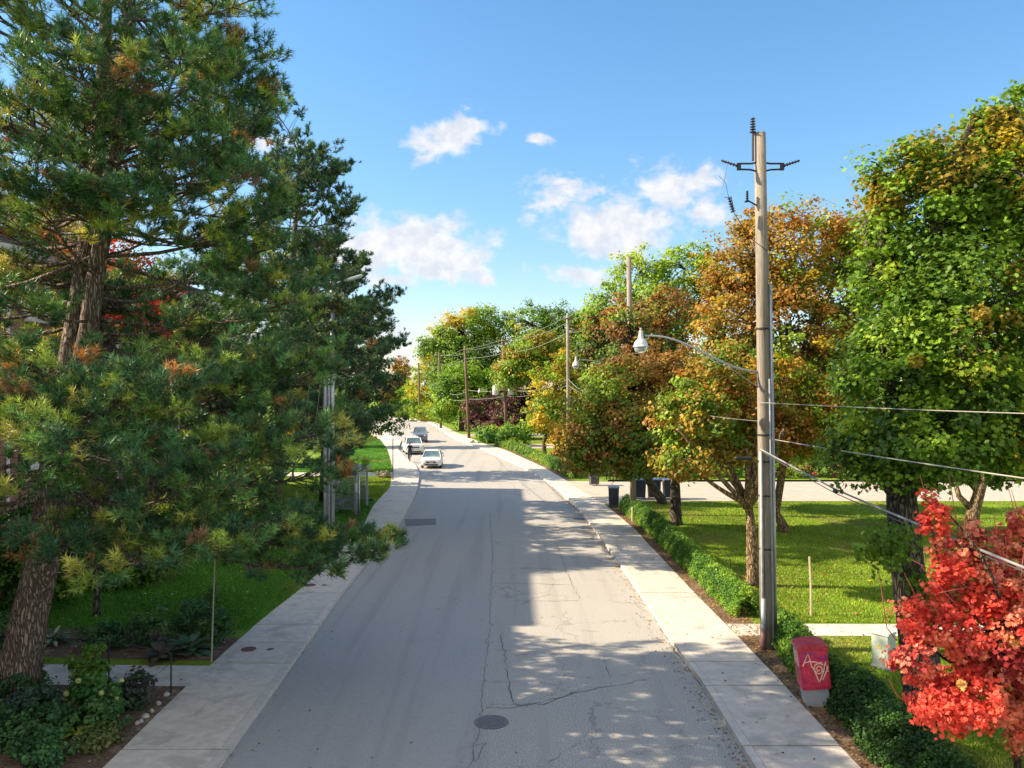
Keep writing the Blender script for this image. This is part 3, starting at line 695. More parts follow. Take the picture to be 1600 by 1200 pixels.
o = m.build('cable_splice_case', DARKM); o.location = P(1162, 716, 27); tag(o, 'small black splice case hanging on the cable left of the nearest pole', 'splice case', 'black cable cases')
m = MB(); m.lathe([(.01, -.09), (.045, -.07), (.045, .07), (.01, .09)], 10, M=Matrix.Rotation(R(90), 4, 'X')); o = m.build('cable_clamp', DARKM); o.location = (7.12, 18.3, 4.72); tag(o, 'small black clamp on the bundled cable right of the nearest pole', 'cable clamp', 'black cable cases')
T = lambda pp, h, dx=0, dz=0: (pp.location.x+dx, pp.location.y-.25, h+dz)
wire('upper left conductor along the row of right poles', [T(pole2, 13.7, -.6), T(pole3, 13.5, -.7), T(pole4, 12.8, -1.1), T(pole5, 12.0, -1.1), T(pole6, 12.5, -.7), T(pole7, 12, -.7)], .016, CABLE, .45)
wire('upper right conductor along the row of right poles', [T(pole2, 13.7, .2), T(pole3, 13.5, .45), T(pole4, 12.8, .2), T(pole5, 12.0, .2), T(pole6, 12.5, .5), T(pole7, 12, .5)], .016, CABLE, .5)
wire('lower conductor under the top wires of the far poles', [T(pole2, 12.2, 0), T(pole3, 12.3, 0), T(pole4, 11.3, -.4), T(pole5, 10.9, -.5), T(pole6, 11, 0), T(pole7, 10.8, 0)], .02, CABLE, .6)
wire('thin cable from the nearest pole back to the second pole', [at1(6.1, -.1), (6.5, 44.9, 6.6)], .007, CABLE, .3)
wire('drooping telephone cable between the far poles', [(6.5, 44.9, 6.6), (5.4, 80, 7.2), T(pole4, 5.9), T(pole5, 5.4), T(pole6, 5.6), T(pole7, 6)], .02, CABLE, .5)
wire('second telephone cable just above the drooping one', [(6.5, 44.9, 7.0), (5.4, 80, 7.8), T(pole4, 6.8), T(pole5, 6.6), T(pole6, 6.7), T(pole7, 7)], .02, CABLEP, .8)
0 and wire('service wire from the nearest pole into the far maples', [at1(P(1185, 700, 22.4).z, -.1), P(1060, 690, 45)], .007, CABLEP, .1)
0 and wire('service wire looping from the pole to the tan trunk tree', [at1(P(1185, 680, 22.4).z, -.1), P(1130, 668, 32)], .007, CABLEP, .1)
0 and wire('upper service wire from the nearest pole into the orange maple', [at1(P(1185, 622, 22.4).z, -.1), P(1090, 636, 45)], .007, CABLE, .1)
# left pole: paired grey posts with a cobra-head lamp far up
LPX, LPY = (514.5-CX)/F*33.5, 33.5
t = thing('steel_pole', 'pale grey steel pole behind the pine boughs on the left', 'utility pole', (LPX, LPY, .12))
m = MB(); m.tube([(.12, 0, -.1), (.12, 0, 11.2)], [.11, .08], 14); m.build('pole', STEEL, t, True)
m = MB(); m.tube([(-.16, -.02, -.1), (-.14, -.02, 7.45)], .08, 12); m.build('conduit', CONDUIT, t, True)
m = MB(); m.tube([(.02, -.12, -.1), (.02, -.12, 7.4)], .035, 8); m.build('conduit', CONDUIT, t, True)
m = MB(); m.lathe([(.22, 7.42), (.22, 7.50)], 14, c=(.02, 0, 0)); m.box((.3, -.05, 7.55), (.9, .06, .06)); m.build('bracket', DARKM, t)
t = thing('street_lamp', 'long white cobra head lamp poking out of the pine tops', 'street lamp', (LPX+.2, LPY, P(497, 443, 33.5).z))
m = MB(); m.tube([(-.1, 0, -.15), (0, 0, -.02)], .04, 8); m.tube([(0, 0, -.02), (.35, 0, .10)], .035, 8); m.build('arm', STEEL, t, True)
m = MB(); m.box((0, 0, 0), (.80, .22, .09), bev=.03, M=Matrix.Translation((.75, 0, .22)) @ Matrix.Rotation(R(-17), 4, 'Y')); m.build('head', WHITEM, t)
m = MB(); m.box((0, 0, -.06), (.6, .2, .03), bev=.01, M=Matrix.Translation((.78, 0, .22)) @ Matrix.Rotation(R(-17), 4, 'Y')); m.build('lens', LGLASS, t)
wire('thin pale wire from the left steel pole across to the far trees', [(LPX+.5, LPY, 7.6), P(628, 601, 110)], .013, CABLEP, .3)
for i, (x, lab) in enumerate(((486, 'left guy wire beside the left steel pole'), (503, 'right guy wire beside the left steel pole'))):
    wire(lab, [P(x, 585, 33.5), P(x-14, 690, 33.5)], .012, CABLE, .0, 'guy_wire', 'guy wires by the left pole')
#OBJ
# ================================================================== buildings
# brick apartment block along the left side: a long wall facing the street
BX, BY0, BY1, BH = -19.6, -14.0, 59.0, 13.1
t = thing('apartment_building', 'long red brick apartment block with white window frames behind the pines', 'building', (BX-7, 22, 0))
def loc(x, y, z): return (x-(BX-7), y-22, z)
for (ya, yb, hh) in ((26.0, BY1, BH), (BY0, 25.98, 12.7)):  # unseen near wing added, its height set for the shade it casts
    m = MB(); m.box(loc(BX-7, (ya+yb)/2, hh/2-.3), (14, yb-ya, hh-.6)); m.build('wall', BRICK, t)
    m = MB(); m.box(loc(BX-7, (ya+yb)/2, hh-.28), (14.5, yb-ya+(.02 if hh < BH else 0), .55), bev=.05); m.build('roof', ROOF, t)
    m = MB(); m.box(loc(BX+.16, (ya+yb)/2, hh-.75), (.3, yb-ya-.3, .35)); m.build('eaves_trim', WHITEM, t)
WHP = flat('white_paint', (.72, .73, .74), .5, .4, v=.05)
first = None
for fl_ in range(4):
    for i in range(8):
        y = 20.4+i*4.6; z = 1.6+fl_*3.0
        if first is None:
            m = MB(); W_, H_ = 1.3, 1.6
            for yy_, zz, dy_, dz_ in ((-W_/2, 0, .1, H_), (W_/2, 0, .1, H_), (0, H_/2, W_+.1, .1), (0, -H_/2, W_+.1, .1), (0, 0, .06, H_-.1), (0, 0, W_-.1, .05)): m.box((.05 if zz or abs(yy_) > 0 else .04, yy_, zz), (.12, dy_-.002, dz_-.002))
            first = m.build('window', WHP, t)
            m = MB(); m.box((0, 0, 0), (.04, W_-.12, H_-.12)); m.build('pane', MATS['window_glass'], first)
            m = MB(); m.box((.12, 0, -H_/2-.1), (.28, W_+.3, .1)); m.build('sill', WHP, first)
            SH_ = flat('dark_shutter', (.05, .07, .06))
            for sg in (-1, 1): m = MB(); m.box((.03, sg*(W_/2+.32), 0), (.06, .42, H_+.06)); m.build('shutter', SH_, first)
            o = first
        else: o = copy_tree(first, t)
        o.location = loc(BX+.02, y, z)
for y in (24.9, 29.6, 34.1, 43.0):
    m = MB(); m.tube([loc(BX+.1, y-1.9, .1), loc(BX+.1, y-1.9, BH-.6)], .07, 8); m.build('downpipe', WHP, t)
# brick house far right behind the drive
def house(label, x0, x1, y0, y1, h, rz=0, brick=BRICK, name='brick_house', ridge=2.6):
    t = thing(name, label, 'house', ((x0+x1)/2, (y0+y1)/2, 0), 'houses behind the park trees'); w_, d_ = x1-x0, y1-y0
    m = MB(); m.box((0, 0, h/2), (w_, d_, h)); m.build('wall', brick, t)
    m = MB(); o_ = .5; m.add([(-w_/2-o_, -d_/2-o_, h), (w_/2+o_, -d_/2-o_, h), (w_/2+o_, d_/2+o_, h), (-w_/2-o_, d_/2+o_, h), (-w_/2+1, 0, h+ridge), (w_/2-1, 0, h+ridge), (-w_/2-o_, -d_/2-o_, h+.15), (w_/2+o_, -d_/2-o_, h+.15), (w_/2+o_, d_/2+o_, h+.15), (-w_/2-o_, d_/2+o_, h+.15)],
        [[3, 2, 1, 0], [0, 1, 7, 6], [1, 2, 8, 7], [2, 3, 9, 8], [3, 0, 6, 9], [6, 7, 5, 4], [7, 8, 5], [8, 9, 4, 5], [9, 6, 4]]); m.build('roof', ROOF, t)
    n = max(2, int(w_/3.2))
    for i in range(n):
        x = -w_/2+(i+.5)*w_/n
        for z in ([1.5] if h < 4 else [1.5, 4.3]):
            m = MB(); m.box((x, -d_/2-.03, z), (1.3, .08, 1.3)); f = m.build('window', WHP, t)
            m = MB(); m.box((x, -d_/2-.06, z), (1.1, .06, 1.1)); m.build('pane', MATS['window_glass'], f)
    m = MB(); m.box((w_*.12, -d_/2-.05, 1.05), (1.0, .1, 2.1)); m.build('door', DARKM, t)
    m = MB(); m.box((w_*.3, 0, h+ridge*.8), (.7, .7, 1.6)); m.build('chimney', brick, t)
    return t
house('low brick house behind the paved drive on the right', 24, 42, 84, 93, 3.2)
house('pale house with grey roof beyond the purple trees', 8, 18, 122, 131, 5.4, brick=flat('cream_render', (.55, .5, .42)))
house('brick house glimpsed behind the far maples', 14, 27, 104, 112, 5.2)
#OBJ2
# ================================================================== trees on the left
rg0 = np.random.default_rng(11)
# foreground pine: leaning trunk that forks
b1 = G(28, 1100, .12); Y1 = b1.y
q = lambda px, py, dy=0: P(px, py, Y1+dy)
stA = [(q(26, 1108), .50), (q(32, 1040), .41), (q(50, 950), .36), (q(70, 870), .33), (q(84, 760), .31), (q(96, 650), .29), (q(106, 580), .24), (q(118, 500), .21), (q(131, 400, .2), .18), (q(150, 260, .3), .17), (q(160, 120, .3), .14), (q(168, -40, .3), .10), (q(172, -170, .3), .05)]
stB = [(q(98, 660), .25), (q(120, 600, -.1), .23), (q(138, 520, -.1), .20), (q(150, 430, -.1), .18), (q(163, 350, 0), .165), (q(178, 240, 0), .16), (q(192, 100, 0), .14), (q(208, -60, 0), .10), (q(220, -200, 0), .05)]
def ax1(z): 
    zs = [p.z for p, r in stB]; return (float(np.interp(z, zs, [p.x for p, r in stB])), Y1, z)
def r1(z, az):
    er = float(np.interp(z, [4, 6, 9, 11.5, 13.4, 15.5, 17.5], [5.8, 5.6, 4.5, 3.7, 3.5, 2.4, 1.8])); el = float(np.interp(z, [4, 11, 17.5], [5.8, 5.4, 3.4]))
    k = .5+.5*math.cos(az); return el+(er-el)*k
def ok1(z, az):
    s_ = math.sin(az)                                    # -1 = towards the camera
    if 7.6 < z < 10.8 and s_ < .35 and abs(math.cos(az)) < .95: return False
    if 12.2 < z < 13.4 and s_ < .3 and math.cos(az) < .95: return False
    return True
bo = rand_boughs(rg0, ax1, 4.0, 17.2, 100, r1, ok1, .06)
for (px, py, dy, oy, wd) in [(622, 846, 1.5, 640, 1.0), (600, 862, .8, 700, .8), (520, 885, .4, 760, 1.2), (470, 800, .5, 640, 1.3), (410, 830, -2, 700, 1.2), (330, 860, -3, 700, 1.3), (230, 880, -3.5, 720, 1.4), (130, 860, -3.5, 720, 1.4), 
        (425, 165, 0, 300, .9), (370, 60, 0, 200, .9), (360, 110, -1, 240, 1.0), (300, 30, .8, 150, 1.0), (110, 60, -3, 200, 1.2), (170, 120, -3, 260, 1.2), (220, 160, -2.5, 280, 1.2), (60, 150, -3.5, 300, 1.3), (140, 180, -3, 290, 1.2), (250, 90, -2, 220, 1.1), (150, 285, -3.5, 320, 1.1), (205, 300, -3, 330, 1.0), (90, 300, -3.5, 330, 1.1), (-20, 440, -3, 500, 1.1), (20, 540, -4, 590, 1.2), (240, 600, -4, 630, 1.3), (330, 120, 1.5, 260, 1.2), (410, 200, 1, 330, 1.2), (360, 230, -1.5, 350, 1.2), (300, 60, -2, 220, 1.3), (60, 60, -2.5, 220, 1.3), (20, 150, -2, 300, 1.3), (100, 20, -3, 150, 1.2), (0, 330, -2.5, 430, 1.3), (60, 300, -3.5, 420, 1.3), (440, 300, 0, 400, 1.2), (420, 380, 1, 450, 1.2), (350, 470, 0, 520, 1.3),
        (270, 330, 1.5, 400, 1.0), (300, 600, -2, 560, 1.3), (450, 560, 0, 560, 1.3), (200, 620, -4, 600, 1.3), (60, 620, -4, 590, 1.4), (-30, 660, -3, 600, 1.4), (120, 700, -5, 640, 1.3), (330, 700, -3, 620, 1.3), (40, 760, -4, 660, 1.3), (-60, 560, -2, 560, 1.3), (420, 690, -1, 620, 1.3)]:
    oz = P(150, oy, Y1).z; bo.append((ax1(oz), P(px, py, Y1+dy), wd*.85))
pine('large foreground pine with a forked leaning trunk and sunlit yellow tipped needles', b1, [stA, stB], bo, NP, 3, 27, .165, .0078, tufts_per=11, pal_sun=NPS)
def simple_pine(label, X, Y, h, rad, seed, nb, zlo, toppx=None, nn=20, width=.009, length=.16, lean=0, tp=5, pal=NPD, tsc=1.15, tips=()):
    rg = np.random.default_rng(seed); st = [((X, Y, 0), .3), ((X+lean*.5, Y, h*.5), .22), ((X+lean, Y, h), .05)]
    axf = lambda z: (X+lean*z/h, Y, z)
    rf = lambda z, az: rad*(0.85 if z < h*.35 else 1.0)*max(.2, (1-max(0, (z-h*.45)/(h*.66))**2.0))
    b = rand_boughs(rg, axf, zlo, h-.3, nb, rf, None, .22, .5)
    for tip, oz in tips: b.append((axf(oz), tip, 1.0))
    b.append((axf(h-1), (X+lean, Y, h+.6), .5))
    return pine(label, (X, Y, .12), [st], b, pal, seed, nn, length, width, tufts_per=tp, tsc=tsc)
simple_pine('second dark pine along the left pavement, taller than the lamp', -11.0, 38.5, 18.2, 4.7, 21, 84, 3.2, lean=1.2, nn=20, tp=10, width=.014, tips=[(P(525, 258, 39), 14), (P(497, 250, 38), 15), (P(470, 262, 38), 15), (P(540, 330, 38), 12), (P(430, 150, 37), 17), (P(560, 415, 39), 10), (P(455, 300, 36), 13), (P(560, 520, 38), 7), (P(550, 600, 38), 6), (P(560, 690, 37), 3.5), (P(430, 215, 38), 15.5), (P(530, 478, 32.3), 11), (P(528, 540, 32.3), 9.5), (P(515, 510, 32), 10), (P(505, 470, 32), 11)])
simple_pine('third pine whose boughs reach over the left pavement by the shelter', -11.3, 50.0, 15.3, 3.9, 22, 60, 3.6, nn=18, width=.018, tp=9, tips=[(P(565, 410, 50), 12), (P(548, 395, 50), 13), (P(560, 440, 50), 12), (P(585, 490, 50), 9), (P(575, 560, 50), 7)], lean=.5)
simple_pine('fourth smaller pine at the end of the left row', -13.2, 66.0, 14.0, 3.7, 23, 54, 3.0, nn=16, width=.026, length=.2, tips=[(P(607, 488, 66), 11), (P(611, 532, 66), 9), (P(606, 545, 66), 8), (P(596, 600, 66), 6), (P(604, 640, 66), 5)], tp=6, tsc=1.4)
simple_pine("pine standing left of the second one in front of the brick block", -15.8, 47.5, 15.5, 4.2, 24, 50, 3, nn=18, width=.018, tp=7)
# brightly coloured maples behind the pines
broadleaf('maple_tree', 'crimson and orange maple glowing behind the pine trunks', (-16.2, 35, .12), [(-16.2, 35, 4.0), (-15.9, 35, 7)], [LP(205, 455, 34.5, 75, 60), LP(150, 400, 35, 60, 50), LP(90, 360, 35.5, 55, 28), LP(240, 500, 34, 60, 45)], 190, 60, .15, .62,
    [(*RE, 5), (*OR, 3), (*RU, 1), (*YE, .6)], bark=BARK, seed=41, trad=.16)
broadleaf('ash_tree', 'yellow green tree showing between the left pines', (-19.5, 69, .12), [(-19.5, 69, 4), (-19.3, 69, 8)], [LP(420, 420, 69, 80, 70), LP(480, 520, 68, 60, 80), LP(390, 560, 68, 70, 60), LP(450, 640, 68, 60, 50)], 260, 50, .24, .9, [(*LI, 3), (*YE, 1.5), (*GL, 3), (*GM, 2)], seed=42)
broadleaf('maple_tree', 'dark broadleaf tree with rust lower leaves hanging over the parked cars', (-18.5, 97, .12), [(-18.2, 97, 3), (-17.6, 97, 6)], [LP(600, 610, 97, 34, 42), LP(575, 640, 96, 38, 45), LP(612, 655, 96, 26, 26), LP(560, 590, 98, 40, 40), LP(545, 660, 95, 36, 30)], 330, 46, .25, .75, [(*GD, 5), (*GM, 2), (*RU, .7)], seed=43, trad=.25)
broadleaf('shrub_tree', 'low orange leaved tree under the left pines', (-15.8, 60, .12), [(-15.8, 60, 1.2)], [LP(470, 660, 60, 30, 26), LP(505, 672, 59.5, 22, 18)], 60, 46, .17, .5, [(*OR, 2), (*OC, 3), (*GM, 2)], seed=44, trad=.1)
broadleaf('small_tree', 'slender dark trunked tree on the left lawn behind the flower bed', G(152, 962, .12), [P(152, 900, 25), P(150, 850, 25)], [LP(140, 820, 25.5, 75, 40), LP(60, 830, 26, 60, 50), LP(200, 800, 26, 50, 40)], 120, 60, .11, .42, [(*GD, 4), (*GM, 3)], seed=45, trad=.10)
sp = G(405, 886, .12); t = broadleaf('sapling', 'young staked sapling in a mulch ring on the left lawn', sp, [sp+Vector((0, 0, 1.2)), sp+Vector((.05, 0, 2.4))], [(sp.x, sp.y, 2.7, .7, .7, .8)], 30, 40, .09, .25, [(*GM, 3), (*GL, 2)], seed=46, trad=.035)
m = MB(); m.lathe([(.62, 0), (.5, .05), (.1, .09)], 20); o = m.build('mulch_ring', SOIL); o.location = (sp.x, sp.y, .121); tag(o, 'brown mulch ring round the young sapling', 'mulch')
YST = flat('yellow_stake', (.62, .42, .08))
for i, (a_, b_) in enumerate((((421, 858), (433, 812)), ((430, 858), (440, 812)))):
    p = G(*a_, .12); m = MB(); e = P(*b_, p.y)-p; m.tube([(0, 0, -.05), tuple(e)], .03, 6); o = m.build('garden_stake', YST); o.location = p
    tag(o, ('left' if i == 0 else 'right')+' of the two leaning yellow stakes under the pine boughs', 'stake', 'yellow stakes on the left lawn')
p = G(331, 1034, .12); m = MB(); m.tube([(0, 0, -.05), tuple(P(334, 935, p.y)-p), tuple(P(337, 846, p.y)-p)], [.022, .018, .014], 6); o = m.build('garden_stake', flat('grey_cane', (.35, .34, .26))); o.location = p; tag(o, 'tall thin grey cane beside the left pavement and flower bed', 'stake')

# ================================================================== shrubs, hedges and garden plants
def shrub(name, label, c, rad, n, per, size, crad, pal, seed, group=None, cat='shrub', tmpl=OVAL, top=None, stems=True):
    rg = np.random.default_rng(seed); root = thing(name, label, cat, c, group)
    lob = [(0, 0, rad[2]*.75, rad[0], rad[1], rad[2]*.85)]
    cc = lobe_clumps(rg, lob, n, .45, .15); cc[:, 2] = np.maximum(cc[:, 2], .06)
    C, N, S, col = cluster_leaves(rg, cc, crad*(.6+.8*rg.random(len(cc))), per, size, pal, top, (0, rad[2]*1.6), .8, cen=np.zeros(3))
    C[:, 2] = np.maximum(C[:, 2], .02)
    link_mesh('foliage', leaf_mesh('foliage', C, N, S, col, tmpl, rg), LEAF, root)
    m = MB()
    for p in cc[:max(5, n//4)]: m.tube([(0, 0, -.03), tuple(p*.6), tuple(p)], [.014, .010, .005], 4)
    m.build('stem', BARK, root)
    return root
HG = [(.07, .17, .03, 3), (.13, .29, .04, 4), (.22, .40, .05, 2.6), (.32, .46, .06, 1)]
def hedge(label, pts, wd, ht, per_m, seed, size=.055, pal=HG, per=26, name='hedge', group='clipped hedges beside the right pavement'):
    """hedge following a ground polyline; a wavy row of bushy clumps"""
    rg = np.random.default_rng(seed); pts = [Vector(p) for p in pts]; o0 = pts[0]; root = thing(name, label, 'hedge', o0, group)
    cc = []; m = MB()
    for a, b in zip(pts[:-1], pts[1:]):
        L = (b-a).length; d = (b-a)/L; s_ = Vector((-d.y, d.x, 0)); n = int(L*per_m)
        for i in range(n):
            u = rg.random()*L; th = rg.random()*math.pi; lump = .92+.05*math.sin((a.y+u)*2.3+seed)+.05*math.sin((a.y+u)*5.3)
            rr = .55+.45*rg.random()**.5
            p = a-o0+d*u+s_*math.cos(th)*wd/2*rr*lump; p.z = max(.05, math.sin(th)*ht*rr*lump); cc.append(tuple(p))
        m.tube([tuple(a-o0-Vector((0, 0, .03))), tuple(b-o0-Vector((0, 0, .03)))], .03, 5)
        for i in range(int(L*2.5)):
            p = a-o0+d*(L*rg.random())-Vector((0, 0, .03)); m.tube([tuple(p), tuple(p+Vector((rg.normal()*.1, rg.normal()*.1, ht*.6)))], [.02, .008], 4)
    cc = np.array(cc); crad = (.09+.08*rg.random(len(cc)))*max(1, size/.055*.8)
    C, N, S, col = cluster_leaves(rg, cc, crad, per, size, pal, None, None, .9, cen=None); C[:, 2] = np.maximum(C[:, 2], .02)
    link_mesh('foliage', leaf_mesh('foliage', C, N, S, col, OVAL, rg), LEAF, root); m.build('stem', BARK, root)
    return root
gz = .125
def RH(y, off): return (at(RO, y)+off, y, gz)
hedge('long sunlit clipped hedge between right pavement and lawn, up to the path', [RH(y, .92) for y in (24.9, 27, 29.5, 32, 35, 38, 41, 44, 46.8)], 1.0, .82, 330, 51)
hedge('short dark hedge squeezed between nearest pole and red cabinet', [(7.35, 22.7, gz), (7.25, 21, gz), (7.15, 19.6, gz), (7.2, 18.6, gz)], .85, .85, 240, 52)
hedge('near dark hedge in front of the red cabinet at bottom right', [(7.45, 18.3, gz), (7.3, 17.0, gz), (7.25, 15.6, gz), (7.25, 14.2, gz), (7.25, 12.9, gz), (7.3, 11, gz)], 1.3, .82, 260, 53, pal=[(.04, .10, .03, 4), (.07, .17, .035, 4), (.12, .24, .05, 1.5)])
hedge('far bright hedge following the bend of the right pavement', [RH(y, .95) for y in (62.5, 68, 74, 80, 86, 92, 95)], 1.1, .85, 45, 54, size=.12, per=22, pal=[(.09, .20, .035, 3), (.17, .32, .05, 3), (.28, .38, .06, 1.5)])
hedge('trimmed dry looking hedge beyond the corner pole', [(-12.5, 176, gz), (-18, 182, gz), (-26, 192, gz)], 2.6, 2.6, 22, 55, size=.35, per=24, pal=[(.16, .17, .05, 3), (.30, .26, .08, 2)])
for i, (x, y, z, r_, pal_, lab) in enumerate([
        (-.5, 98, gz, (2.6, 2.2, 1.5), HG, 'leafy green bush at the foot of the transformer pole'),
        (-3.0, 103, gz, (1.8, 1.8, 1.2), HG, 'rounded bush left of the transformer pole'),
        (-17.6, 168, gz, (3.2, 3, 2.4), [(*LI, 2), (*GL, 3), (*YE, 1)], 'yellow green bush in sun at the far bend'),
        (-22.0, 172, gz, (3.2, 3, 2.8), [(*GL, 2), (*GM, 3)], 'greener bush next to the yellow one at the far bend')]):
    shrub('bush', lab, (x, y, z), r_, 90, 40, .22, .5, pal_, 60+i, 'bushes at the far bend')
# right side: planting beyond the drive
fl = [(12.5, 63.5, 'dark bush at the drive edge right of the blue lidded bins', [(*GM, 3), (*GL, 2)]), (16.5, 64, 'mid green bush beyond the drive behind the tan trunk', [(*GM, 3), (*GL, 2)]), (20.5, 63.5, 'yellowish shrub beyond the drive', [(*GL, 3), (*LI, 2)]), (24, 64, 'pink flowering shrub beyond the drive', [(.5, .12, .12, 2), (*GM, 3)]),
      (28, 64, 'deep purple shrub beyond the drive', [(*PU, 4), (*GM, 1)]), (31.5, 63.5, 'green shrub beyond the drive left of the thick trunk', [(*GM, 3), (*GD, 2)]), (35.5, 64, 'low shrub beyond the drive behind the forked trunk', [(*GL, 3), (*OC, 1)]), (40, 64, 'rightmost shrub beyond the drive', [(*GM, 3)]), (8.8, 64.5, 'leftmost shrub beyond the drive near the grey bin', [(*GL, 3), (*GM, 3)])]
for i, (x, y, lab, pal_) in enumerate(fl): shrub('bush', lab, (x, y, gz), (1.9, 1.0, .75), 60, 36, .14, .32, pal_, 80+i, 'shrubs along the paved drive')
# garden by the left pavement
shrub('fern', 'bright feathery fern growing through the black garden rail', (-9.45, 18.55, gz), (.42, .4, .75), 60, 40, .07, .14, [(.12, .26, .04, 3), (.20, .34, .06, 2)], 100, 'garden bed plants')
shrub('fern', 'small feathery fern near the pine trunk', (-11.0, 18.6, gz), (.5, .4, .55), 50, 36, .07, .14, [(.10, .24, .04, 3), (.17, .30, .05, 2)], 101, 'garden bed plants')
def hosta(label, c, n, L, wd, pal, seed, name='hosta'):
    """rosette of arching broad leaves"""
    rg = np.random.default_rng(seed); vs = []; m = MB()
    for i in range(n):
        az = 2*math.pi*i/n*2.4+rg.random()*.6; l = L*(.6+.5*rg.random()); tilt = .3+1.0*rg.random(); cdir = Vector((math.cos(az), math.sin(az), 0)); sd = Vector((-math.sin(az), math.cos(az), 0))
        pts = [(0, .03), (.35, .5), (.65, 1.0), (.85, .7), (1, .02)]; c_ = pal[int(rg.integers(len(pal)))]; m.cc = tuple(x*(.8+.4*rg.random()) for x in c_)
        L_ = []; R_ = []
        for s_, w_ in pts:
            p = cdir*(l*s_*math.sin(tilt+.6*s_))+Vector((0, 0, l*s_*math.cos(tilt+.6*s_)+.04)); L_.append(p+sd*wd*w_+Vector((0, 0, .015))); R_.append(p-sd*wd*w_+Vector((0, 0, .015)))
        k_ = len(L_); m.add(L_+R_, [[j, j+1, k_+j+1, k_+j] for j in range(k_-1)])
    o = m.build(name, LEAF, tint=True); o.location = c; return tag(o, label, 'garden plant', 'garden bed plants')
hosta('hosta with white edged leaves behind the black rail', (-12.3, 22.3, gz), 60, .6, .055, [(.35, .45, .32), (.12, .24, .10), (.5, .58, .45)], 110)
hosta('large dark leaved hosta at the corner by the left pavement', (-8.35, 21.5, gz), 40, .75, .13, [(.09, .18, .10), (.15, .25, .15)], 111)
hosta('lime yellow hosta near the pavement edge', (-8.55, 16.4, gz), 12, .42, .10, [(.45, .55, .08), (.55, .6, .12)], 112)
hosta('second dark hosta with brownish leaves by the cane', (-8.8, 21.0, gz), 30, .6, .12, [(.07, .10, .07), (.14, .12, .08)], 113)
hosta('strappy grass like plant at the lower edge of the flower bed', (-8.9, 15.6, gz), 80, .6, .012, [(.08, .18, .06), (.14, .26, .08)], 114, 'day_lily')
shrub('hydrangea', 'hydrangea bush with pale green flower heads by the rail post', (-8.75, 17.4, gz), (.55, .5, .5), 60, 26, .10, .15, [(.06, .17, .05, 3), (.10, .25, .06, 3)], 115, 'garden bed plants', 'flowering shrub')
WFL = flat('pale_flower', (.55, .62, .25), .7, .2, v=.25)
hyd = [o for o in bpy.data.objects if o.name == 'hydrangea'][0]
for (dx, dy, dz) in ((-.15, -.3, .85), (.35, -.35, .62), (.45, -.1, .5), (.3, -.45, .4), (.55, .1, .72), (-.45, -.2, .55), (.62, -.25, .45)):
    rg = np.random.default_rng(int(dx*100+500)); d = unit(rg.normal(size=(60, 3))); me = leaf_mesh('flower_head', d*.05+np.array([dx, dy, dz]), d, np.full(60, .05), np.tile([.62, .68, .30], (60, 1)), QUAD, rg); link_mesh('flower_head', me, LEAF, hyd)
dk = [(.06, .15, .06, 3), (.10, .23, .07, 3), (.15, .28, .10, 1)]
for i, (x, y, r_, lab, pal_) in enumerate([(-10.4, 17.6, (.6, .5, .5), 'dark bushy plant left of the fern', dk), (-9.8, 17.0, (.6, .6, .45), 'bluish low plant in the middle of the flower bed', [(.07, .13, .09, 3), (.12, .2, .13, 2)]), (-9.2, 16.3, (.55, .5, .4), 'dark low plant at the near side of the flower bed', dk),
        (-10.9, 16.6, (.7, .6, .5), 'tangled dark plant beside the pine trunk', dk), (-9.9, 15.8, (.6, .5, .4), 'spreading ground plant at the corner of the bed', dk), (-8.3, 16.8, (.5, .45, .35), 'low leafy plant between the hydrangea and the pavement', [(.08, .2, .06, 3), (.14, .28, .08, 2)]), (-8.6, 15.2, (.6, .5, .35), 'spreading green plant at the near corner of the bed', dk), (-7.9, 16.0, (.3, .5, .18), 'mossy ground plant along the edging stones', [(.14, .2, .06, 3), (.2, .22, .08, 2)]), (-11.8, 15.6, (.8, .6, .55), 'dark plant at the foot of the leaning pine trunk', dk), (-8.1, 17.95, (.35, .3, .45), 'purple grey bush tucked behind the end rail post', [(.09, .10, .09, 3), (.06, .12, .06, 3)]),
        (-9.6, 22.2, (.65, .6, .75), 'rounded dark bush behind the garden path', dk), (-10.8, 22.0, (.6, .5, .4), 'low dark plant behind the rail', dk), (-8.0, 22.3, (.45, .5, .65), 'leafy plant at the pavement edge behind the path', [(.05, .13, .05, 3), (.10, .2, .06, 2)]), (-13.6, 22.2, (.7, .6, .5), 'dark shrub left of the white edged hosta', dk),
        (-8.75, 22.7, (.5, .5, .7), 'upright dark shrub beside the cane', dk), (-9.1, 24.6, (.6, .6, .5), 'wispy green plant on the lawn edge of the rear bed', [(.06, .16, .05, 3), (.12, .24, .06, 2)])]):
    shrub('garden_shrub', lab, (x, y, gz), r_, 55, 32, .075, .16, pal_, 120+i, 'garden bed plants')
for i, (x, y, z, r_, lab) in enumerate([(-15.3, 25.5, gz, (1.6, 1.4, 1.3), 'dark bush at the left picture edge behind the pine'), (-17.2, 28, gz, (1.8, 1.6, 1.9), 'tall dark bush against the brick block'), (-15.6, 31.5, gz, (1.5, 1.4, 1.2), 'dark bush below the crimson maple'), (-13.4, 29.0, gz, (1.3, 1.2, .9), 'spiky leaved bush behind the slender trunk'), (-17.5, 37, gz, (1.6, 1.5, 1.8), 'bush against the block behind the red maple'), (-16.5, 43, gz, (1.6, 1.5, 1.5), 'bush by the block behind the steel pole')]):
    shrub('bush', lab, (x, y, z), r_, 130, 44, .12, .33, [(*GD, 3), (*GM, 4), (*GL, .6)], 140+i, 'dark bushes along the brick block')
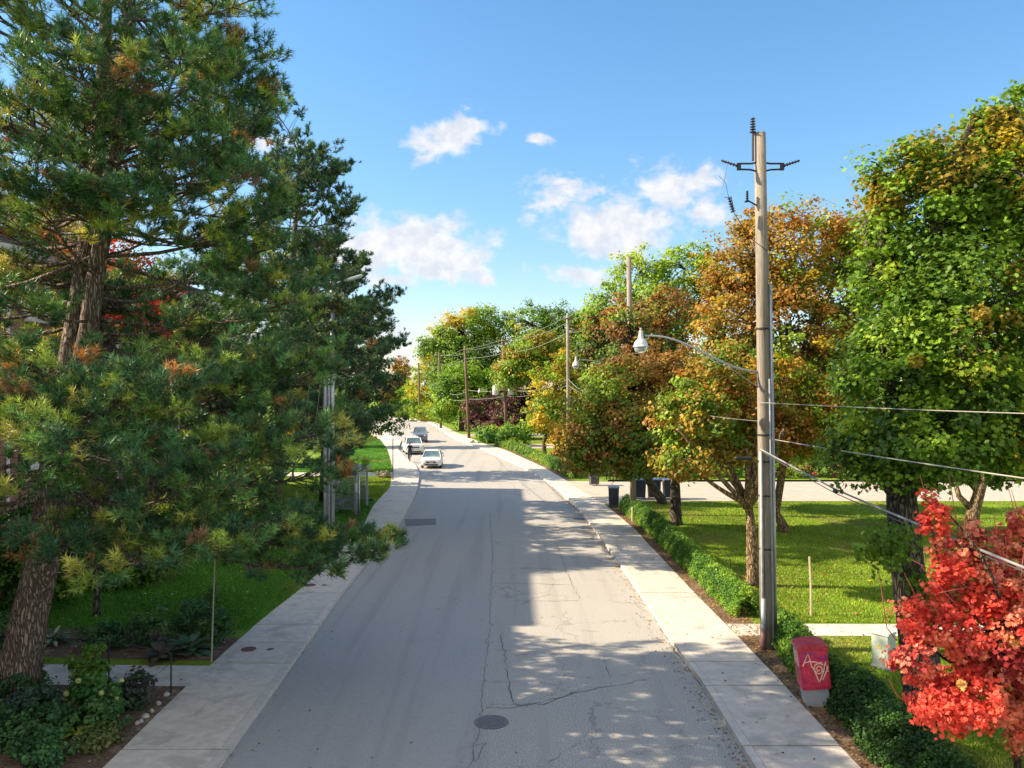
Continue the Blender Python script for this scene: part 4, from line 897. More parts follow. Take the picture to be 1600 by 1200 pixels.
shrub('flowering_bush', 'small whitish flowering bush at the foot of the thin sign post', (-9.75, 63.2, gz), (.55, .5, .38), 40, 30, .09, .16, [(.5, .45, .4, 2), (.2, .2, .1, 2)], 150)
STN = mnoise('bed_stone', (.32, .30, .27), (.55, .52, .48), 8, .9, .2, bump=.5)
for i, (px, py) in enumerate(((264, 1086), (242, 1112), (232, 1120), (225, 1128), (219, 1131), (252, 1100))):
    p = G(px, py, gz); rg = random.Random(i); m = MB(); r_ = .035+.035*rg.random(); m.lathe([(r_*.7, -.02), (r_, .01), (r_*.85, .05), (r_*.4, .075)], 9); o = m.build('stone', STN, None, True); o.location = (p.x-.05, p.y, gz); o.scale = (1.3, .8+.4*rg.random(), 1); o.rotation_euler[2] = rg.random()*3
    tag(o, ('second stone from the near end of the edging row', 'middle edging stone of the near group, beside the pavement', 'edging stone between the two stone groups', 'second stone from the rail end of the edging row', 'edging stone nearest the garden rail post', 'nearest edging stone of the row along the flower bed')[(4, 2, 1, 0, 5, 3)[i]], 'stone', 'edging stones of the flower bed')

# ================================================================== trees on the right
bl = G(1446, 1118, .12)
broadleaf('linden_tree', 'big green broadleaf tree with thick dark leaning trunk at the right edge', bl, [P(1432, 1000, 17.8), P(1418, 880, 18), P(1408, 780, 18.2), P(1412, 680, 18.5), P(1450, 540, 18.8)],
    [LP(1450, 330, 18.5, 92, 100), LP(1395, 300, 18.6, 38, 45), LP(1555, 270, 18.8, 62, 100), LP(1565, 205, 19, 38, 40), LP(1500, 262, 18.8, 40, 44), LP(1600, 240, 19, 50, 60), LP(1360, 735, 18, 40, 26), LP(1440, 745, 17.6, 50, 22), LP(1530, 175, 19, 12, 22), LP(1590, 165, 19, 16, 26), LP(1462, 238, 18.6, 16, 24), LP(1375, 262, 18.6, 16, 20), LP(1420, 250, 18.6, 22, 22), LP(1400, 440, 18.6, 60, 80), LP(1395, 590, 18, 92, 95), LP(1500, 520, 17.6, 110, 150), LP(1610, 470, 18.5, 110, 200), LP(1720, 420, 19, 140, 200), LP(1455, 690, 17.4, 105, 62), LP(1580, 690, 17.8, 110, 62), LP(1345, 690, 18, 45, 50), LP(1370, 850, 17.2, 38, 34), LP(1700, 650, 18, 120, 90), LP(1440, 935, 17.2, 20, 40)],
    1180, 84, .106, .50, [(*GM, 5), (*GL, 5), (*GD, 2), (*LI, 1.2)], [(*YE, .3), (*OC, 1.7), (*GL, 4), (*GM, 4), (*LI, .8)], .55, BARK, MAPLE, 201, trad=.42, twig=.2, flat_=.7)
broadleaf('maple_tree', 'tall ochre and orange maple behind the nearest pole', (12.9, 39.5, .12), [P(1212, 800, 39.6), P(1225, 720, 39.8), P(1235, 620, 40)],
    [LP(1245, 395, 41, 105, 78), LP(1180, 400, 40.5, 42, 60), LP(1150, 500, 40, 62, 75), LP(1230, 520, 39.5, 95, 110), LP(1310, 430, 41, 60, 90), LP(1320, 560, 40, 60, 100), LP(1150, 600, 39, 70, 62), LP(1250, 640, 38.8, 95, 70), LP(1330, 680, 39.5, 50, 50), LP(1352, 400, 41.5, 40, 66), LP(1345, 520, 41, 36, 60), LP(1125, 440, 40.5, 26, 40)],
    1000, 58, .19, .78, [(*OC, 4), (*OR, 2), (*GM, 2.5), (*GL, 2), (*YE, .8)], [(*OC, 5), (*OR, 4), (*YE, 1), (*GL, 1), (*GM, .6)], .55, BARK_TAN, QUAD, 202, trad=.24, twig=.3)
t = broadleaf('maple_tree', 'tan trunked maple with low forked limbs right behind the nearest pole', G(1176, 916, .12), [P(1174, 830, 28.8), P(1170, 790, 28.8)],
    [LP(1085, 660, 28.5, 55, 58), LP(1120, 600, 29.5, 55, 60), LP(1175, 655, 29.5, 55, 60), LP(1070, 722, 28, 50, 26), LP(1235, 680, 30, 62, 50), LP(1290, 640, 31, 60, 60), LP(1140, 700, 29, 40, 30), LP(1220, 600, 31, 60, 50)],
    560, 56, .145, .46, [(*YE, 1.5), (*GL, 2.4), (*GM, 2.4), (*OC, 4), (*OR, 3)], None, .5, BARK_TAN, QUAD, 203, trad=.22, twig=.3)
m = MB(); bb = t.location
for pts, rr in [([(1170, 792), (1140, 762), (1118, 738), (1085, 700), (1060, 670)], .10), ([(1160, 775), (1128, 730), (1100, 695), (1065, 650)], .08), ([(1172, 790), (1180, 752), (1200, 715), (1225, 670)], .09), ([(1165, 795), (1168, 755), (1166, 700)], .11), ([(1170, 800), (1172, 752), (1170, 748)], .13)]:
    m.tube([P(x, y, 28.7-.3*i)-bb for i, (x, y) in enumerate(pts)], [rr*(1-.6*i/len(pts)) for i in range(len(pts))], 8)
m.build('limb', BARK_TAN, t, True)
broadleaf('maple_tree', 'rust red maple leaning over the right pavement, dark trunk in the hedge gap', G(1056, 820, .12), [P(1055, 760, 41.5), P(1050, 700, 41.5)],
    [LP(990, 610, 40, 82, 62), LP(930, 660, 39.5, 58, 52), LP(1010, 672, 39, 80, 56), LP(1050, 620, 40.5, 55, 70), LP(910, 710, 39.5, 34, 30), LP(975, 718, 39.5, 78, 24), LP(1040, 710, 39.5, 48, 20)],
    760, 54, .16, .62, [(*OC, 2.5), (*GM, 4), (*RU, 2), (*GL, 2.6), (*YE, .6)], [(*RU, 3), (*OR, 3), (*OC, 3), (*GM, 1.5), (*GL, 1)], .50, BARK, QUAD, 204, trad=.30, twig=.25)
broadleaf('maple_tree', 'dark crowned maple with orange top beside the second pole', (8.8, 49, .12), [P(1000, 730, 48), P(1003, 640, 48)],
    [LP(990, 520, 48, 62, 52), LP(950, 560, 47.5, 45, 48), LP(1040, 510, 48, 48, 58), LP(1000, 580, 47.5, 70, 45), LP(935, 520, 48, 25, 28), LP(985, 515, 43.5, 42, 34), LP(1000, 560, 43, 50, 40)],
    520, 52, .19, .68, [(*GD, 4), (*RU, 2), (*GM, 3), (*PU, 1.5)], [(*OC, 3), (*OR, 2.5), (*RU, 2), (*GL, 1.5)], .62, BARK, QUAD, 205, trad=.28, twig=.25)
broadleaf('poplar_tree', 'pale green airy tree topping the orange maples against the sky', (15, 66, .12), [P(1050, 640, 66), P(1050, 540, 66)],
    [LP(1000, 425, 66, 48, 34), LP(1070, 420, 66.5, 58, 36), LP(950, 465, 65.5, 40, 30), LP(1110, 470, 66, 50, 55), LP(1030, 480, 65, 70, 45), LP(1095, 400, 66, 26, 20), LP(935, 490, 65, 26, 24)],
    430, 40, .24, .82, [(*GL, 4), (*LI, 3), (*GM, 3)], [(*LI, 3), (*GL, 3), (*YE, 1)], .7, BARK, QUAD, 206, trad=.35, twig=.3)
broadleaf('maple_tree', 'olive and yellow tree with forked pale trunk beside the far hedge', (G(850, 712).x, G(850, 712).y, .12), [P(850, 690, 84.5), P(858, 660, 84.5)],
    [LP(870, 600, 84, 38, 42), LP(855, 645, 83.5, 38, 32), LP(895, 640, 84, 32, 40), LP(880, 670, 83, 36, 22), LP(890, 575, 85, 25, 28)],
    420, 46, .25, .72, [(*GM, 3), (*GL, 3), (*YE, 2), (*OC, 1.5)], [(*YE, 3), (*GL, 3), (*OC, 3)], .45, BARK_TAN, QUAD, 207, trad=.26, twig=.2)
broadleaf('maple_tree', 'young orange tree by the hedge, right of the olive one', (G(892, 728).x+.6, 76, .12), [P(893, 712, 76), P(893, 700, 76)], [LP(892, 690, 76, 30, 24), LP(875, 705, 76, 14, 12)], 90, 40, .2, .5, [(*OR, 3), (*OC, 3), (*YE, 1)], seed=208, trad=.12)
broadleaf('purple_maple', 'large dark purple maple behind the transformer pole', (2.2, 112, .12), [(2.0, 112, 4)], [LP(808, 605, 112, 38, 36), LP(800, 650, 111, 42, 34), LP(830, 640, 112, 26, 40), LP(785, 672, 110, 30, 18)], 300, 46, .3, .95, [(*PU, 6), (.12, .05, .05, 3), (*RU, 1)], seed=209, trad=.4)
broadleaf('purple_maple', 'smaller dark purple maple left of the transformer pole', (-4.6, 120, .12), [(-4.6, 120, 2)], [LP(748, 640, 120, 24, 24), LP(755, 660, 119, 26, 16)], 120, 46, .3, .8, [(*PU, 5), (.16, .06, .06, 3), (*GM, .7)], seed=210, trad=.3)
broadleaf('oak_tree', 'ochre flecked tree rising between transformer pole and third pole', (4.5, 102, .12), [(4.4, 102, 5)], [LP(838, 545, 102, 42, 30), LP(815, 570, 101, 36, 28), LP(870, 560, 103, 40, 35), LP(790, 590, 101, 22, 20)], 330, 46, .3, 1.0, [(*YE, 1), (*GM, 3), (*GL, 3), (*OC, 2.5)], seed=211, trad=.35)
BG = [(*GM, 5), (*GL, 2.4), (*GD, 2.4), (*YE, .2)]; BT = [(*YE, 1.6), (*LI, 1.2), (*GL, 3), (*GM, 2)]
broadleaf('ash_tree', 'wide yellow and green tree crowning the skyline, left part of the mass', (-8, 150, .12), [(-8, 150, 8)], [LP(720, 520, 148, 46, 34), LP(685, 535, 148, 34, 20), LP(755, 505, 150, 40, 28), LP(730, 570, 146, 50, 40), LP(700, 590, 146, 35, 35), LP(770, 560, 147, 45, 45), LP(665, 545, 148, 16, 10)], 720, 46, .40, 1.5, BG, BT, .6, seed=212, trad=.7, group='trees massed beyond the poles')
broadleaf('ash_tree', 'wide green tree with yellow top, right part of the skyline mass', (10, 148, .12), [(10, 148, 8)], [LP(830, 505, 148, 50, 30), LP(880, 505, 148, 45, 28), LP(930, 515, 147, 40, 35), LP(840, 555, 146, 60, 40), LP(900, 560, 146, 60, 45)], 640, 46, .40, 1.5, BG, BT, .6, seed=213, trad=.7, group='trees massed beyond the poles')
broadleaf('ash_tree', 'bright green tree at the middle of the mass, behind the slim brown pole', (-8, 132, .12), [(-8, 132, 5)], [LP(715, 600, 132, 34, 38), LP(735, 625, 131, 34, 30), LP(700, 635, 131, 26, 26), LP(760, 600, 133, 30, 30)], 380, 44, .36, 1.2, [(*GL, 4), (*LI, .6), (*GM, 4)], seed=214, trad=.45, group='trees massed beyond the poles')
broadleaf('poplar_tree', 'thin yellow green trees at the bend between the two far poles', (-21, 190, .12), [(-21, 190, 5)], [LP(665, 600, 190, 24, 34), LP(650, 630, 188, 20, 22), LP(682, 620, 188, 20, 34), LP(672, 560, 192, 14, 24)], 300, 40, .42, 1.3, [(*GL, 3), (*YE, 3), (*LI, 2)], seed=215, trad=.35)
broadleaf('maple_tree', 'small bright orange tree far away beside the last pine', (-31, 230, .12), [(-31, 230, 6)], [LP(627, 578, 230, 15, 18), LP(622, 598, 230, 18, 14)], 120, 44, .5, 1.3, [(*OR, 4), (*OC, 3)], seed=216, trad=.4)
broadleaf('poplar_tree', 'pale green tree under the far orange one', (-33, 215, .12), [(-33, 215, 4)], [LP(635, 620, 215, 26, 24), LP(610, 630, 214, 22, 20), LP(652, 640, 213, 14, 16)], 200, 44, .5, 1.4, [(*GL, 3), (*LI, 3), (*YE, 1)], seed=217, trad=.4)
# trees that close the view behind the park
for i, (px, Y, h, rx, lab, pal_) in enumerate([(1110, 78, 12, 110, 'dark green tree behind the park, left of the nearest pole', BG), (1250, 84, 13, 110, 'dark green tree behind the park, under the ochre maple', BG), (1390, 80, 13, 110, 'green tree behind the park, behind the thick trunk', BG), (1530, 76, 12, 110, 'green tree behind the park near the right edge', BG), (1660, 82, 13, 120, 'outermost green tree behind the park', BG),
        (1040, 96, 12, 80, 'green tree behind the rust red maple', BG), (945, 112, 13, 70, 'ochre green tree behind the rust maple, left', [(*OC, 3), (*GM, 3), (*GL, 2)])]):
    x = (px-CX)/F*Y; broadleaf('background_tree', lab, (x, Y, .12), [(x, Y, 3)], [(x, Y, h*.55, rx/F*Y, 3.2, h*.40), (x-2.5, Y-1, h*.36, rx/F*Y*.6, 3, h*.26), (x+2.5, Y-1, h*.38, rx/F*Y*.6, 3, h*.26)], 300, 42, .30, 1.1, pal_, seed=230+i, trad=.3, group='trees closing the park', twig=.15)
for i, (pts, Y, lab) in enumerate([([(1508, 850), (1512, 800), (1530, 745), (1560, 700)], 36, 'forked tan trunk tree lit by sun right of the thick dark trunk')]):
    b = G(1515, 858, .12); Yb = b.y
    t = broadleaf('maple_tree', lab, b, [P(1520, 800, Yb), P(1535, 750, Yb), P(1550, 690, Yb)], [LP(1530, 600, Yb+1, 80, 80), LP(1600, 620, Yb+1, 80, 80), LP(1470, 640, Yb+1, 70, 60), LP(1580, 700, Yb, 60, 40)], 330, 50, .2, .8, [(*GM, 3), (*GL, 3), (*YE, 1.5)], None, .5, BARK_TAN, QUAD, 250, trad=.30)
    m = MB()
    for pp in ([(1530, 770), (1500, 735), (1470, 712)], [(1522, 800), (1498, 775), (1488, 740)], [(1540, 750), (1560, 760), (1590, 700)]): m.tube([P(x, y, Yb)-b for x, y in pp], [.16, .12, .08], 8)
    m.build('limb', BARK_TAN, t, True)
# foreground red maple
br = Vector((8.05, 13.2, .12))
t = broadleaf('red_maple', 'brilliant red young maple filling the lower right corner', br, [(8.0, 13.2, 1.2), (7.9, 13.2, 2.4)],
    [LP(1497, 905, 13.0, 52, 62), LP(1455, 820, 13.0, 20, 40), LP(1450, 985, 12.9, 40, 38), LP(1545, 985, 12.9, 85, 80), LP(1500, 1085, 12.8, 78, 55), LP(1415, 1028, 12.8, 34, 14), LP(1600, 930, 13.1, 60, 90), LP(1598, 835, 13.1, 22, 46), LP(1470, 790, 13, 10, 34), LP(1518, 850, 13, 16, 40), LP(1425, 960, 12.9, 22, 26), LP(1570, 850, 13.1, 12, 34), LP(1620, 1070, 13, 90, 75), LP(1545, 885, 13.1, 36, 40), LP(1680, 960, 13.3, 80, 120), LP(1600, 1125, 13, 56, 46), LP(1440, 1110, 12.8, 26, 18)],
    980, 32, .072, .17, [(.80, .10, .07, 5), (.64, .055, .045, 2.0), (.88, .28, .17, 4), (.80, .30, .22, 1.6), (.60, .40, .12, .6), (.30, .03, .04, 1.5)], None, .5, BARK, MAPLE, 301, trad=.07, twig=.4, flat_=.8, lo=.35)
m = MB(); TW = flat('red_twig', (.42, .10, .08))
for a_, b_, c_ in [((1462, 800), (1448, 780), (1437, 742)), ((1500, 860), (1492, 800), (1482, 742)), ((1600, 840), (1585, 800), (1576, 765)), ((1604, 845), (1590, 800), (1580, 765)), ((1575, 905), (1560, 860), (1552, 800)), ((1400, 1000), (1385, 980), (1372, 890)), ((1440, 960), (1425, 920), (1412, 895)), ((1432, 1110), (1400, 1085), (1388, 1060)), ((1590, 900), (1573, 870), (1570, 838))]:
    m.tube([P(*a_, 13.0)-br, P(*b_, 12.95)-br, P(*c_, 12.9)-br], [.010, .008, .004], 5)
for i in range(46):
    rg = random.Random(i+900); az = -2.6+2.2*rg.random(); L = .8+1.5*rg.random(); z = 1.0+2.6*rg.random(); m.tube([(-.1, 0, z*.8), (math.cos(az)*L*.5-.2, math.sin(az)*L*.2, z+.4), (math.cos(az)*L-.2, math.sin(az)*L*.35, z+1.1*rg.random()+.3)], [.018, .012, .005], 5)
m.build('twig', TW, t, True)
# ================================================================== street furniture
def paint(name, c, rough=.35): return mnoise(name, tuple(x*.94 for x in c), tuple(min(1, x*1.05) for x in c), 3, rough, .5)
# red wrapped utility cabinet, leaning a little
cb = Vector((6.62, 18.15, .12)); REDW = mnoise('red_wrap', (.50, .02, .06), (.70, .05, .10), 9, .4, .4, c3=(.34, .015, .10)); GREYC = mnoise('cabinet_grey', (.34, .37, .40), (.42, .45, .48), 5, .5, .4)
t = thing('utility_cabinet', 'leaning utility cabinet wrapped in red with pale graffiti over a grey base', 'utility cabinet', cb, rz=R(-8)); t.rotation_euler = (R(2), R(-6.5), R(-6))
m = MB(); m.box((0, 0, .19), (.50, .46, .42)); m.build('base', GREYC, t)
def arched(x, y, z0, z1, bow):
    m = MB(); n = 8; ring = []
    for i in range(n+1):
        s_ = i/n; ring.append((-x/2+x*s_, z1+bow*math.sin(math.pi*(.08+.84*s_))*(1.12-.35*s_)))
    pts = [(-x/2, z0)]+ring+[(x/2, z0)]; k_ = len(pts)
    vs = [(a, -y/2, b) for a, b in pts]+[(a, y/2, b) for a, b in pts]
    return m.add(vs, [list(range(k_)), list(range(k_, 2*k_))[::-1]]+[[i, i+k_, (i+1) % k_+k_, (i+1) % k_] for i in range(k_)])
arched(.60, .52, .40, 1.30, .07).build('body', REDW, t)
arched(.64, .56, 1.255, 1.31, .075).build('hood', mnoise('red_hood', (.42, .03, .06), (.6, .08, .1), 12, .4, .4), t)
PKW = flat('pink_panel', (.80, .50, .42), .5, .3); m = MB()
for i in range(4): m.box((-.305, .02, 1.17-.085*i), (.008, .42, .055))
m.build('louvre', PKW, t)
m = MB(); m.box((0, -.262, .86), (.54, .006, .80)); m.build('door', mnoise('red_door', (.56, .03, .08), (.74, .07, .13), 14, .4, .4, c3=(.38, .02, .16)), t)
m = MB(); m.tube([(.22, -.272, .80), (.22, -.272, .92)], .012, 6); m.build('door_handle', DARKM, t)
PAL = flat('pale_graffiti', (.85, .62, .45), .5, .3); m = MB(); y_ = -.270
def stroke(pts, r=.013): m.tube([(x, y_, z) for x, z in pts], r, 5)
stroke([(-.24, .93), (-.16, 1.10), (-.11, 1.20), (-.08, 1.05), (-.06, .90), (-.02, .84)]); stroke([(-.21, 1.0), (-.10, 1.02), (.02, 1.00), (.10, .97), (.16, .98)])
stroke([(.10, .82), (.05, .80), (.03, .86), (.08, .91), (.14, .88), (.15, .80), (.10, .74), (.03, .76), (-.01, .84), (.01, .93), (.09, .97), (.18, .93)]); stroke([(-.04, .90), (.02, .70), (.06, .56)]); stroke([(.24, 1.0), (.17, .78), (.08, .58)]); stroke([(.28, .88), (.20, .72), (.14, .60)]); stroke([(.20, .95), (.27, .88), (.22, .82), (.28, .78)], .010)
m.build('graffiti', PAL, t)
m = MB(); PUR = flat('purple_graffiti', (.22, .06, .30)); y_ = -.269; stroke([(-.26, 1.18), (-.16, 1.22), (-.04, 1.17), (.06, 1.20)], .014); stroke([(-.25, 1.06), (-.19, 1.1), (-.13, 1.0)], .012); stroke([(.2, 1.08), (.27, 1.12), (.24, 1.02)], .014); m.build('graffiti', PUR, t)
GB = mnoise('pale_green_metal', (.42, .50, .45), (.52, .60, .55), 4, .5, .4, c3=(.36, .42, .38))
t = thing('junction_box', 'small pale green metal junction box on the lawn by the path', 'junction box', G(1381, 1042, .12)); t.rotation_euler = (0, R(-3), R(38))
m = MB(); m.box((0, 0, .42), (.36, .44, .84), bev=.015); m.build('body', GB, t); m = MB(); m.box((0, 0, .865), (.41, .49, .06), bev=.015, taper=.96); m.build('lid', GB, t); m = MB(); m.box((0, 0, .03), (.42, .5, .08)); m.build('plinth', GREYC, t); m = MB(); m.box((-.02, -.223, .42), (.29, .006, .70)); m.build('door', GB, t); m = MB(); m.box((.10, -.23, .45), (.03, .02, .08)); m.build('latch', DARKM, t); m = MB(); m.box((-.184, .02, .55), (.006, .12, .09)); m.build('warning_plate', flat('faded_yellow', (.6, .5, .15)), t)
def stake(label, c, pts, r, mat, cat='stake', name='garden_stake'):
    m = MB(); m.tube(pts, r, 6); o = m.build(name, mat); o.location = c; return tag(o, label, cat, 'stakes and markers on the right lawn')
TIM = flat('pale_timber', (.50, .44, .30), .8, .2)
stake('pale square timber stake standing in the sunlit right lawn', G(1267, 962, .12), [(0, 0, -.1), (-.01, 0, 1.0), (-.05, 0, 1.78)], .032, TIM)
stake('thin dark stake beside the tan trunked maple', G(1144, 912, .12), [(0, 0, -.1), (-.09, 0, 1.0)], .014, DARKM)
stake('short pale wooden post in the far end of the long hedge', G(988, 815, .12), [(0, 0, -.1), (0, 0, .75)], .06, TIM)
def wheelie(label, c, rz, body, lid, w_=.60, h=1.02, group='wheeled waste bins'):
    t = thing('wheelie_bin', label, 'waste bin', c, group, rz)
    m = MB(); m.box((0, 0, .10+(h-.1)/2), (w_*.86, .56, h-.1), taper=1.14); m.build('body', body, t)
    m = MB(); m.box((0, -.02, h+.03), (w_+.04, .70, .06), bev=.02); m.build('lid', lid, t)
    m = MB(); m.tube([(-w_*.42, .38, h-.03), (w_*.42, .38, h-.03)], .018, 6); m.build('handle', body, t)
    for sg in (-1, 1):
        m = MB(); m.lathe([(.02, -.03), (.11, -.03), (.12, 0), (.11, .03), (.02, .03)], 14, M=Matrix.Translation((sg*w_*.36, .24, .12)) @ Matrix.Rotation(R(90), 4, 'Y')); m.build('wheel', DARKM, t)
    return t
DG = paint('bin_charcoal', (.055, .058, .065), .5); NV = paint('bin_navy', (.03, .04, .075), .5); BLU = paint('bin_blue', (.10, .13, .42), .45); GL_ = paint('bin_grey_lid', (.22, .24, .28), .5)
wheelie('charcoal wheeled bin at the far side of the drive mouth', (5.75, 58.3, .135), R(8), DG, DG, .66, 1.06)
wheelie('navy wheeled bin with grey lid at the near corner of the drive', (5.85, 47.9, .13), R(-6), NV, GL_, .62, 1.08)
for i, (x, lab) in enumerate(((7.85, 'leftmost blue lidded bin of the three on the drive'), (8.75, 'middle blue lidded bin of the three on the drive'), (9.7, 'right blue lidded bin partly behind the dark trunk'))):
    wheelie(lab, (x, 51.3, .135), R(2*i-2), NV, BLU, .78, 1.15, 'blue lidded bins on the drive')
t = thing('picket_fence', 'dark low picket fence behind the blue lidded bins', 'fence', (10, 62, .12))
m = MB(); m.box((0, 0, .25), (6, .05, .06)); m.box((0, 0, .72), (6, .05, .06)); m.build('rail', DARKM, t)
for i in range(25): m = MB(); m.box((-2.95+i*.245, -.04, .47), (.09, .03, .94)); m.build('picket', DARKM, t)
# black rail beside the garden path
t = thing('garden_railing', 'black metal handrail on three posts beside the garden path', 'railing', G(268, 1082, .12)); o0 = t.location
rp = [G(268, 1082, .12), G(171, 1060, .12), G(66, 1055, .12)]
for p in rp: m = MB(); m.tube([tuple(p-o0+Vector((0, 0, -.1))), tuple(p-o0+Vector((0, 0, .90)))], .02, 8); m.build('post', DARKM, t)
m = MB(); up = Vector((0, 0, .90)); m.tube([tuple(p-o0+up) for p in rp]+[(-5.2, 1.6, .93)], .016, 8); m.build('handrail', DARKM, t, True)
# bus shelter on its pad
GREYM = mnoise('shelter_grey', (.30, .33, .37), (.38, .41, .45), 4, .45, .5); SGL = mnoise('shelter_glass', (.5, .6, .62), (.6, .7, .72), 1.5, .05, .5); [setattr(n_.inputs['Transmission Weight'], 'default_value', .8) for n_ in SGL.node_tree.nodes if n_.type == 'BSDF_PRINCIPLED']
t = thing('bus_shelter', 'grey framed bus shelter with flat roof on the left pavement pad', 'bus shelter', (-9.2, 46.6, .127))
m = MB(); m.box((0, 0, 2.32), (1.9, 4.0, .14), bev=.03); m.build('roof', GREYM, t)
m = MB(); m.box((0, 0, 2.18), (1.75, 3.8, .12)); m.build('fascia', paint('shelter_blue', (.10, .16, .30)), t)
for x, y in ((.78, -1.75), (-.75, -1.75), (.78, 1.75), (-.75, 1.75)): m = MB(); m.box((x, y, 1.06), (.11, .11, 2.12)); m.build('post', GREYM, t)
for (c, d) in (((-.75, 0, 1.15), (.03, 3.3, 1.75)), ((.0, -1.75, 1.15), (1.38, .03, 1.75)), ((.0, 1.75, 1.15), (1.38, .03, 1.75))): m = MB(); m.box(c, d); m.build('glass_panel', SGL, t)
m = MB(); m.box((-.45, 0, .45), (.38, 2.2, .06)); m.box((-.45, -.8, .22), (.1, .1, .42)); m.box((-.45, .8, .22), (.1, .1, .42)); m.build('bench', GREYM, t)
t = thing('bus_stop_post', 'pale grey double post with white timetable strip in front of the shelter', 'sign post', (-8.12, 44.2, .127))
m = MB(); m.tube([(0, 0, 0), (0, 0, 2.35)], .05, 8); m.build('post', STEEL, t, True); m = MB(); m.tube([(-.14, 0, 0), (-.14, 0, 2.2)], .05, 8); m.build('post', GREYM, t, True)
m = MB(); m.box((-.13, -.07, 1.55), (.13, .03, .5)); m.build('timetable', WHITEM, t)
t = thing('sign_post', 'thin dark sign post at the left pavement edge before the cyclist', 'sign post', G(614, 750, .12))
m = MB(); m.tube([(0, 0, 0), (0, 0, 3.1)], .035, 8); m.build('post', DARKM, t); m = MB(); m.box((0, -.05, 2.8), (.06, .30, .45), rz=R(12)); m.build('sign_plate', STEEL, t)
t = thing('lawn_sign', 'small white notice board on the lawn by the olive tree', 'sign', (5.0, 85, .12)); m = MB(); m.box((0, 0, .75), (.7, .05, .75)); m.build('board', WHITEM, t)
for x in (-.28, .28): m = MB(); m.box((x, 0, .2), (.05, .05, .4)); m.build('leg', DARKM, t)
